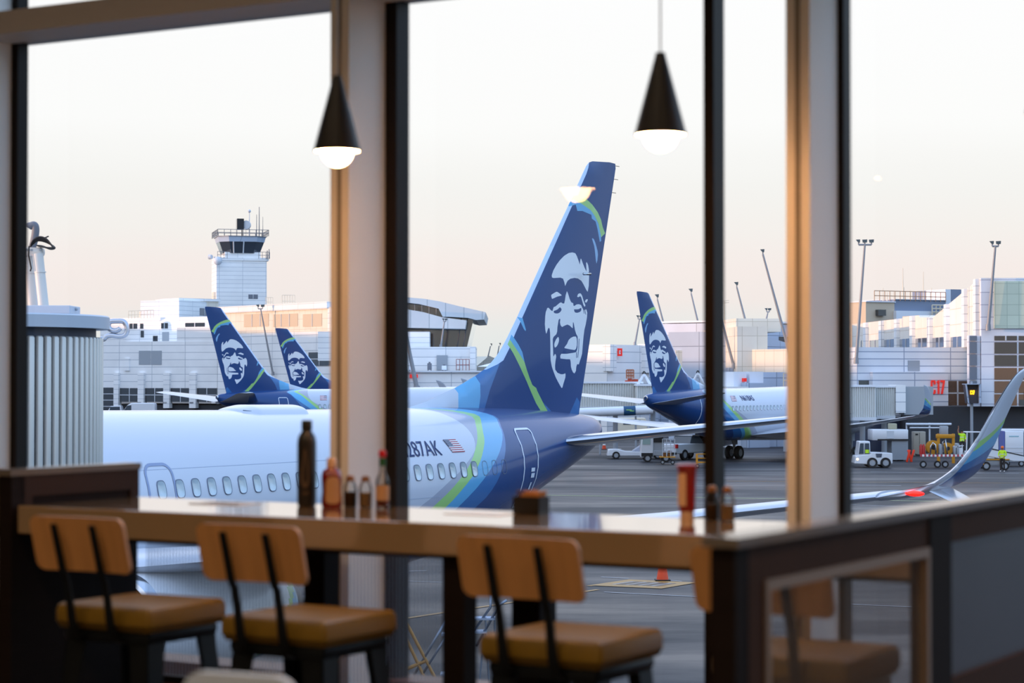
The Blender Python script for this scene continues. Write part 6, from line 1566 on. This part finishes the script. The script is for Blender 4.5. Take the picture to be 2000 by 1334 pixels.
# ---- left partition ----
t = ithing('partition', 'dark wood low partition closing the left end of the counter', 'partition', 0, 0)
ua = UL
mb = MB(); mb.box(ua - .065, ua, 5.76, 5.83, 0, 1.13); mb.build('end_post', DARKW, t)
vA, vB = 5.80, on_u(272, 950, ua)[0]
mb = MB(); mb.box(ua - .055, ua - .008, vA, vB, 0.02, 1.13); mb.build('panel', DARKW, t)
mb = MB(); mb.box(ua - .01, ua, vA, vB, 1.05, 1.13); mb.box(ua - .01, ua, vB - .05, vB, 1.02, 1.05); mb.box(ua - .01, ua, vA + .02, vA + .07, 1.02, 1.05); mb.build('face_frame', mat('dark brown wood rail', '#3a2a22', .6, spec=.15), t)
mb = MB(); mb.box(ua - .075, ua + .006, 5.75, vB + .005, 1.13, 1.155); mb.build('cap_rail', mat('grey brown laminate cap', '#6f645a', .15, spec=.8), t)
mb = MB(); mb.box(ua + .0, ua + .3, vB - .04, vB, 0, .9); 
# neighbour booth left of it
t = ithing('partition', 'tan topped booth partition at the left edge of the picture', 'partition', 0, 0)
mb = MB(); mb.box(ua - 1.6, ua - .075, 5.86, 5.9, .0, 1.12); mb.build('panel', mat('mid brown wood panel', '#6e5038', .5, noise=.1, nscale=5), t)
mb = MB(); mb.box(ua - 1.6, ua - .07, 5.80, 5.93, 1.12, 1.15); mb.build('cap_rail', mat('tan laminate cap', '#b08c68', .25), t)
mb = MB(); mb.box(ua - 1.6, ua - .08, 5.84, 5.86, .66, .90); mb.build('pale_inset', mat('pale mauve inset', '#9a8e9a', .5), t)
mb = MB(); mb.box(ua - 1.6, ua - .08, 5.83, 5.86, .90, .93); mb.box(ua - 1.6, ua - .08, 5.83, 5.86, .62, .66); mb.build('dark_rail', DARKW, t)
t = ithing('bench_seat', 'white sided bench just inside the left edge, brown pad on top', 'bench', 0, 0)
mb = MB(); mb.rbox(ua - 1.4, ua - .10, 5.35, 5.78, 0.02, .52, .03); mb.build('white_side', mat('white laminate', '#c9c6cc', .4), t, 40); mb = MB(); mb.rbox(ua - 1.4, ua - .10, 5.33, 5.8, .52, .62, .03); mb.build('seat_pad', mat('brown vinyl pad', '#7c5a3c', .5), t, 40)

# ---- right partition (mesh bay, then smoked glass bay) ----
t = ithing('partition', 'dark framed partition on the right with a wire mesh bay and a smoked glass bay', 'partition', 0, 0)
ub = -1.93; v0 = 4.17; v1 = 6.62; Zc = 1.15
mb = MB(); mb.box(ub - .06, ub, v0, v0 + .07, 0, Zc - .025); mb.build('end_post', DARKW, t)
mb = MB(); mb.box(ub - .075, ub + .012, v0 - .01, v1, Zc - .022, Zc); mb.build('cap_rail', MATS['grey brown laminate cap'], t)
DB = mat('brown stained wood rail', '#4a3327', .65, spec=.12, noise=.15, nscale=5)
vm = on_u(1815, 1150, ub)[0]; ve = on_u(1856, 1150, ub)[0]
mb = MB(); mb.box(ub - .05, ub - .002, v0 + .06, v1, 1.045, Zc - .025); mb.build('top_rail', DB, t)
mb = MB(); mb.box(ub - .05, ub, v0 + .06, v0 + .155, .0, 1.05); mb.build('stile', DB, t)
mb = MB(); mb.box(ub - .055, ub + .004, vm, ve, 0, Zc - .03); mb.build('middle_post', DARKW, t)
mb = MB(); mb.box(ub - .05, ub, v1 - .06, v1, 0, Zc - .03); mb.build('far_post', DARKW, t)
TF = mat('pale tan inner frame', '#a08a78', .35, .3)
va, vb_ = v0 + .155, vm - .005
mb = MB(); mb.box(ub - .02, ub + .006, va, vb_, 1.02, 1.045); mb.box(ub - .02, ub + .006, va, va + .022, .10, 1.02); mb.box(ub - .02, ub + .006, vb_ - .022, vb_, .10, 1.02); mb.box(ub - .02, ub + .006, va, vb_, .08, .10); mb.build('inner_frame', TF, t)
mb = MB(); p_ = .009; r_ = .0006
n = int((vb_ - va) / p_)
for k in range(n + 1): v = va + k * p_; mb.box(ub - .0112, ub - .010, v - r_, v + r_, .1, 1.03)
for k in range(int(.93 / p_) + 1): z = .1 + k * p_; mb.box(ub - .0112, ub - .010, va, vb_, z - r_, z + r_)
mb.build('wire_mesh', mat('brown wire mesh', '#6a5848', .5, .3), t)
zl = on_u(1900, 1312, ub)[1]
mb = MB(); mb.box(ub - .05, ub - .002, v0 + .06, v1, 0, .09); mb.box(ub - .05, ub - .002, ve, v1, .09, zl); mb.build('bottom_rail', DB, t)
mb = MB(); mb.box(ub - .026, ub - .018, ve, v1 - .05, zl, 1.045); mb.build('smoked_glass', mat('smoked grey glass', '#4c4a4e', .3, spec=.6, coat=.1, noise=.25, nscale=1.6), t)
mb = MB(); mb.box(ub - .03, ub - .002, ve, ve + .012, zl, 1.045); mb.build('glazing_bead', TF, t)

# ---- pendants ----
BLK = mat('matt black lamp shade', '#2a2622', .45); BULB = mat('glowing opal globe', '#fff3dc', .3, emit='#ffb878', es=85)
def pendant(label, px, yb, ytop, v):
    u, z = on_v(px, yb, v); _, z2 = on_v(px, ytop, v); t = ithing('pendant_lamp', label, 'lamp', u, v, z, 0, 'cone pendant lamps over the counter')
    R_ = .084; h = z2 - z; mb = MB()
    mb.lathe([(.015, h), (.016, h - .005), (R_, .006), (R_, 0), (R_ - .003, 0), (R_ - .003, .006), (.012, h - .012)], 48, 0, cap=False); mb.lathe([(.001, h), (.016, h), (.016, h - .004)], 24, 0, cap=False); mb.build('shade', BLK, t, 40)
    mb = MB(); mb.sphere((0, 0, .003), .058, 24); mb.build('bulb', BULB, t, True)
    mb = MB(); mb.lathe([(.050, .004), (R_ - .004, .002)], 40, 0, cap=False); mb.build('diffuser_ring', BULB, t)
    mb = MB(); mb.cyl((0, 0, h), (0, 0, WTOP - z), .0028, .0028, 8); mb.build('cord', mat('pale lamp cord', '#cfd3dc', .5), t)
    mb = MB(); mb.cyl((0, 0, WTOP - z - .03), (0, 0, WTOP - z), .05, .05, 20); mb.build('ceiling_rose', BLK, t, 40)
    return t
pendant('black cone pendant lamp hanging in front of the left tan column', 658.5, 296, 148, 6.11)
pendant('black cone pendant lamp hanging against the sky left of the dark mullion', 1290, 264, 103, 6.11)
pendant('black cone pendant lamp hanging outside the picture to the right', 2060, 222, 45, 6.11)
# unseen ceiling downlights, put in for the warm interior light
k = 0
for u in (-6.5, -3.2, 0.2, 3.6):
    for v in (-3.5, -.5, 2.6):
        t = ithing('ceiling_light', 'unseen warm ceiling downlight above the dining room', 'lamp', u, v, WTOP - .03, 0, 'ceiling downlights')
        mb = MB(); mb.lathe([(.11, 0), (.12, .03)], 24, 0, cap=False); mb.lathe([(.001, .02), (.1, .02)], 24, 1, cap=False); mb.build('fitting', [CEI, mat('warm downlight lens', '#fff0d8', .4, emit='#ffc890', es=6)], t)
        l = bpy.data.lights.new('downlight', 'SPOT'); l.energy = 150; l.color = (1, .76, .52); l.spot_size = radians(150); l.spot_blend = .8; l.shadow_soft_size = .12
        lo = bpy.data.objects.new('downlight', l); COL.objects.link(lo); lo.parent = t; lo.location = (0, 0, -.02)

# ---- things on the counter ----
CG = glassmat('clear bottle glass', (.93, .95, .94), .02, 1.5)
ZT = 1.022
def at(px, v, y=1000): return on_v(px, y, v)[0]
def table_v(py_base, px):
    r = ray(px, py_base); t_ = (FLZ + ZT - CAMZ) / r.z; p = r * t_; return p.dot(DV), p.dot(NV)
def item(name, label, cat, px, py, group=None):
    u, v = table_v(py, px); v = min(max(v, TB0 + .06), TB1 - .06)
    # slide along the sight line to stay on the table
    u = on_v(px, py, v)[0]
    return ithing(name, label, cat, u, v, ZT - .002, 0, group)
t = item('water_bottle', 'tall black water bottle with a faint emblem, tallest thing on the counter', 'bottle', 599, 988)
mb = MB(); mb.lathe([(.030, 0), (.0345, .006), (.0355, .02), (.0355, .235), (.032, .258), (.024, .272), (.019, .278), (.018, .285)], 36); mb.build('bottle_body', mat('matt black bottle', '#23201d', .38), t, 40)
mb = MB(); mb.lathe([(.019, .282), (.020, .286), (.020, .316), (.018, .319), (.001, .320)], 30); mb.build('cap', mat('black bottle cap', '#191715', .5), t, 40)
mb = MB(); nn = 12
def onb(a, z, r=.0358): return (r * sin(a), -r * cos(a), z)
drop = [(0, .215), (-.25, .17), (-.42, .12), (-.36, .085), (0, .07), (.36, .085), (.42, .12), (.25, .17)]
drop = smoothpoly(drop, 4); ins = [(x * .55, .075 + (z - .075) * .75 + .015) for x, z in drop]
a0 = 2.2
mb.v = [onb(x + .45, z) for x, z in drop] + [onb(x + .5, z) for x, z in ins]; N = len(drop); mb.f = [(i, (i + 1) % N, N + (i + 1) % N, N + i) for i in range(N)]; mb.m = [0] * N
for q in range(5): x = .2 + q * .13; mb.add([onb(x, .045), onb(x + .08, .045), onb(x + .08, .056), onb(x, .056)], [(0, 1, 2, 3)])
mb.build('emblem', mat('dull bronze print', '#5a4838', .5), t, fix=False)
t = item('sauce_bottle', 'plump dark red sauce bottle with cream cap and pale label, right of the black bottle', 'bottle', 648, 990)
mb = MB(); mb.lathe([(.034, 0), (.038, .006), (.038, .03), (.035, .06), (.037, .09), (.038, .115), (.032, .135), (.018, .145), (.017, .15)], 32); mb.build('bottle_body', mat('dark red sauce', '#7a1310', .25, coat=.5), t, 40)
mb = MB(); mb.lathe([(.019, .146), (.0195, .15), (.0185, .178), (.015, .182), (.001, .182)], 28); mb.build('cap', mat('cream cap', '#d8b08c', .4), t, 40)
mb = MB(); R = .0385
lab = [(-.62, .02), (.62, .02), (.72, .06), (.6, .105), (0, .115), (-.6, .105), (-.72, .06)]; lab = smoothpoly(lab, 3)
mb.v = [(0.0393 * sin(.75 + x), -0.0393 * cos(.75 + x), z) for x, z in lab]; mb.v.append((.0395 * sin(.75), -.0395 * cos(.75), .065)); N = len(lab); mb.f = [(i, (i + 1) % N, N) for i in range(N)]; mb.m = [0] * N; mb.build('label', mat('tan paper label', '#c0966c', .5), t, fix=False)
def shaker(label, px, py, fill, lift=0):
    t = item('condiment_shaker', label, 'shaker', px, py)
    mb = MB(); mb.lathe([(.020, 0), (.024, .004), (.0245, .05), (.025, .068), (.021, .085), (.0135, .096), (.0135, .10)], 28); mb.build('glass_jar', CG, t, 40)
    mb = MB(); mb.lathe([(.019, .004), (.022, .006), (.022, .055), (.001, .056)], 24); mb.build('filling', fill, t, 40)
    mb = MB(); mb.lathe([(.0165, .094), (.0165, .105), (.013, .114), (.001, .117)], 24); mb.build('metal_cap', mat('worn copper cap', '#9a6840', .35, .6), t, 40)
PEP = mat('ground pepper', '#5d3c1c', .8); SALT = mat('salt', '#d2a878', .8)
shaker('glass pepper shaker right of the red sauce bottle', 684, 989, PEP)
shaker('glass salt shaker left of the green-necked hot sauce', 714, 990, SALT)
shaker('glass pepper shaker right of the upended red bottle', 1391, 1013, PEP)
shaker('glass salt shaker at the right end of the counter, last on the row', 1421, 1017, SALT)
t = item('hot_sauce_bottle', 'slim glass hot sauce bottle with red cap and green neck', 'bottle', 747, 992)
mb = MB(); mb.lathe([(.022, 0), (.0245, .004), (.0245, .095), (.021, .112), (.0115, .13), (.0105, .18)], 28); mb.build('glass_body', CG, t, 40)
mb = MB(); mb.lathe([(.021, .006), (.0225, .01), (.0225, .055), (.001, .056)], 24); mb.build('sauce', mat('red hot sauce', '#8c1d10', .4), t, 40)
mb = MB(); mb.lathe([(.0122, .155), (.0122, .184)], 24, 0, cap=False); mb.build('neck_band', mat('green foil', '#1f5c2c', .4), t, 40)
mb = MB(); mb.lathe([(.0125, .186), (.014, .19), (.014, .208), (.012, .212), (.001, .212)], 24); mb.build('cap', mat('bright red cap', '#c4161c', .35), t, 40)
mb = MB(); mb.lathe([(.0249, .03), (.0249, .085)], 28, 0, cap=False); mb.build('label', mat('tan paper label', '#c0966c', .5), t, 40)
t = item('sugar_caddy', 'black square caddy filled with tan and violet sugar packets', 'caddy', 1037, 1003)
mb = MB(); w_ = .054
mb.prism([(-w_ * .92, 0), (w_ * .92, 0), (w_, .062), (-w_, .062)], -.035, -.031); mb.prism([(-w_ * .92, 0), (w_ * .92, 0), (w_, .062), (-w_, .062)], .031, .035); mb.box(-w_, -w_ + .004, -.035, .035, 0, .062); mb.box(w_ - .004, w_, -.035, .035, 0, .062); mb.box(-w_ * .92, w_ * .92, -.035, .035, 0, .004); mb.build('holder', mat('black caddy plastic', '#1e1b18', .4), t)
random.seed(11)
PT, PV = mat('tan sugar packet', '#c98a4a', .7), mat('violet sugar packet', '#5a4a6a', .7)
for q in range(14):
    mb = MB(); x = -.042 + q * .0062; M = Matrix.Translation((x, random.uniform(-.004, .004), .045)) @ Matrix.Rotation(random.uniform(-.25, .35), 4, 'Y'); mb.box(-.0018, .0018, -.027, .027, -.038, .028 + random.uniform(0, .012), 0, M)
    mb.build('sugar_packet', PV if q < 3 else PT, t)
t = item('squeeze_bottle', 'upended red squeeze bottle with cream label, standing on its pale cap', 'bottle', 1342, 1012)
mb = MB(); mb.lathe([(.026, .026), (.029, .032), (.029, .055), (.031, .12), (.033, .165), (.038, .175), (.038, .182), (.03, .186), (.001, .187)], 32, 0, M=Matrix.Diagonal((1, .75, 1, 1))); mb.build('bottle_body', mat('ketchup red plastic', '#8c1210', .3, coat=.4), t, 40)
mb = MB(); mb.lathe([(.024, 0), (.025, .003), (.024, .026), (.001, .026)], 28, 0, M=Matrix.Diagonal((1, .8, 1, 1))); mb.build('cap', mat('cream bottle cap', '#d9b896', .4), t, 40)
mb = MB(); lab = rrect(-.95, .25, .045, .155, .02, 4, 4); mb.v = [(.0335 * sin(x), -.0335 * .77 * cos(x), z) for x, z in lab]; N = len(lab); mb.v.append((.0335 * sin(-.35), -.0335 * .77 * cos(-.35), .10)); mb.f = [(i, (i + 1) % N, N) for i in range(N)]; mb.m = [0] * N; mb.build('label', mat('cream label', '#d6b088', .5), t, fix=False)
t = item('menu_card', 'white menu card with dark print lying flat on the left part of the counter', 'menu', 440, 983)
mb = MB(); mb.box(-.12, .12, -.07, .07, .0, .003); mb.build('card', mat('white card', '#dcdad6', .4), t); mb = MB(); [mb.box(-.08, .09, -.05 + q * .02, -.044 + q * .02, .003, .0036) for q in range(5)]; mb.build('print', mat('dark print', '#5a3a34', .6), t)
t = item('menu_card', 'faint white paper lying flat left of the sugar packet caddy', 'menu', 936, 1003)
mb = MB(); mb.box(-.11, .11, -.06, .06, 0, .002); mb.build('card', mat('white paper', '#e4e2de', .35), t)
# pale chair back rising at the bottom edge
t = thing('dining_chair', 'pale grey rounded chair back just showing at the bottom edge', 'chair', W(520, 1330, 4.3), radians(-20)); t.location.z = FLZ
b0 = W(520, 1317, 4.3).z - FLZ; GR = mat('pale grey moulded plastic', '#ccd8ea', .4)
ol = rrect(-.19, .075, b0 - .36, b0, .05, 6, 6)
mb = MB(); cdt_paint(ol, [], lambda x, z: (x, .35 * x * x, z), .05, mb); cdt_paint(ol, [], lambda x, z: (x, .35 * x * x - .022, z), .05, mb, flip=True); k0 = len(mb.v); N = len(ol)
mb.v += [(x, .35 * x * x, z) for x, z in ol] + [(x, .35 * x * x - .022, z) for x, z in ol]; mb.f += [(k0 + i, k0 + (i + 1) % N, k0 + N + (i + 1) % N, k0 + N + i) for i in range(N)]; mb.m += [0] * N; mb.build('backrest', GR, t)
mb = MB(); mb.rbox(-.21, .16, -.45, 0, .43, .46, .05); mb.build('seat', GR, t, 40)
for x in (-.19, .10):
    for y in (-.4, -.03): mb = MB(); mb.cyl((x, y, .43), (x * 1.15, y, 0), .014, .011, 10); mb.build('leg', STL, t)
for x in (-.15, .05): mb = MB(); mb.cyl((x, -.02, .44), (x, -.012, b0 - .3), .012, .012, 8); mb.build('back_post', STL, t)

# =====================================================================================
# CAMERA, COLOUR
# =====================================================================================
cd = bpy.data.cameras.new('camera'); cam = bpy.data.objects.new('camera', cd); COL.objects.link(cam); SC.camera = cam
cam.location = (0, 0, CAMZ); cam.rotation_euler = (radians(90) + PITCH, 0, 0)
cd.sensor_width = 36; cd.lens = F / 2000 * 36; cd.clip_end = 8000; cd.clip_start = .05
cd.dof.use_dof = True; cd.dof.focus_distance = 62; cd.dof.aperture_fstop = 3.4
SC.view_settings.view_transform = 'Standard'; SC.view_settings.look = 'None'; SC.view_settings.exposure = 0.12; SC.view_settings.gamma = 1; SC.view_settings.use_curve_mapping = False
SC.cycles.max_bounces = 7; SC.cycles.diffuse_bounces = 3; SC.cycles.glossy_bounces = 3; SC.cycles.transmission_bounces = 4; SC.cycles.transparent_max_bounces = 12
SC.cycles.caustics_reflective = False; SC.cycles.caustics_refractive = False; SC.cycles.sample_clamp_indirect = 6
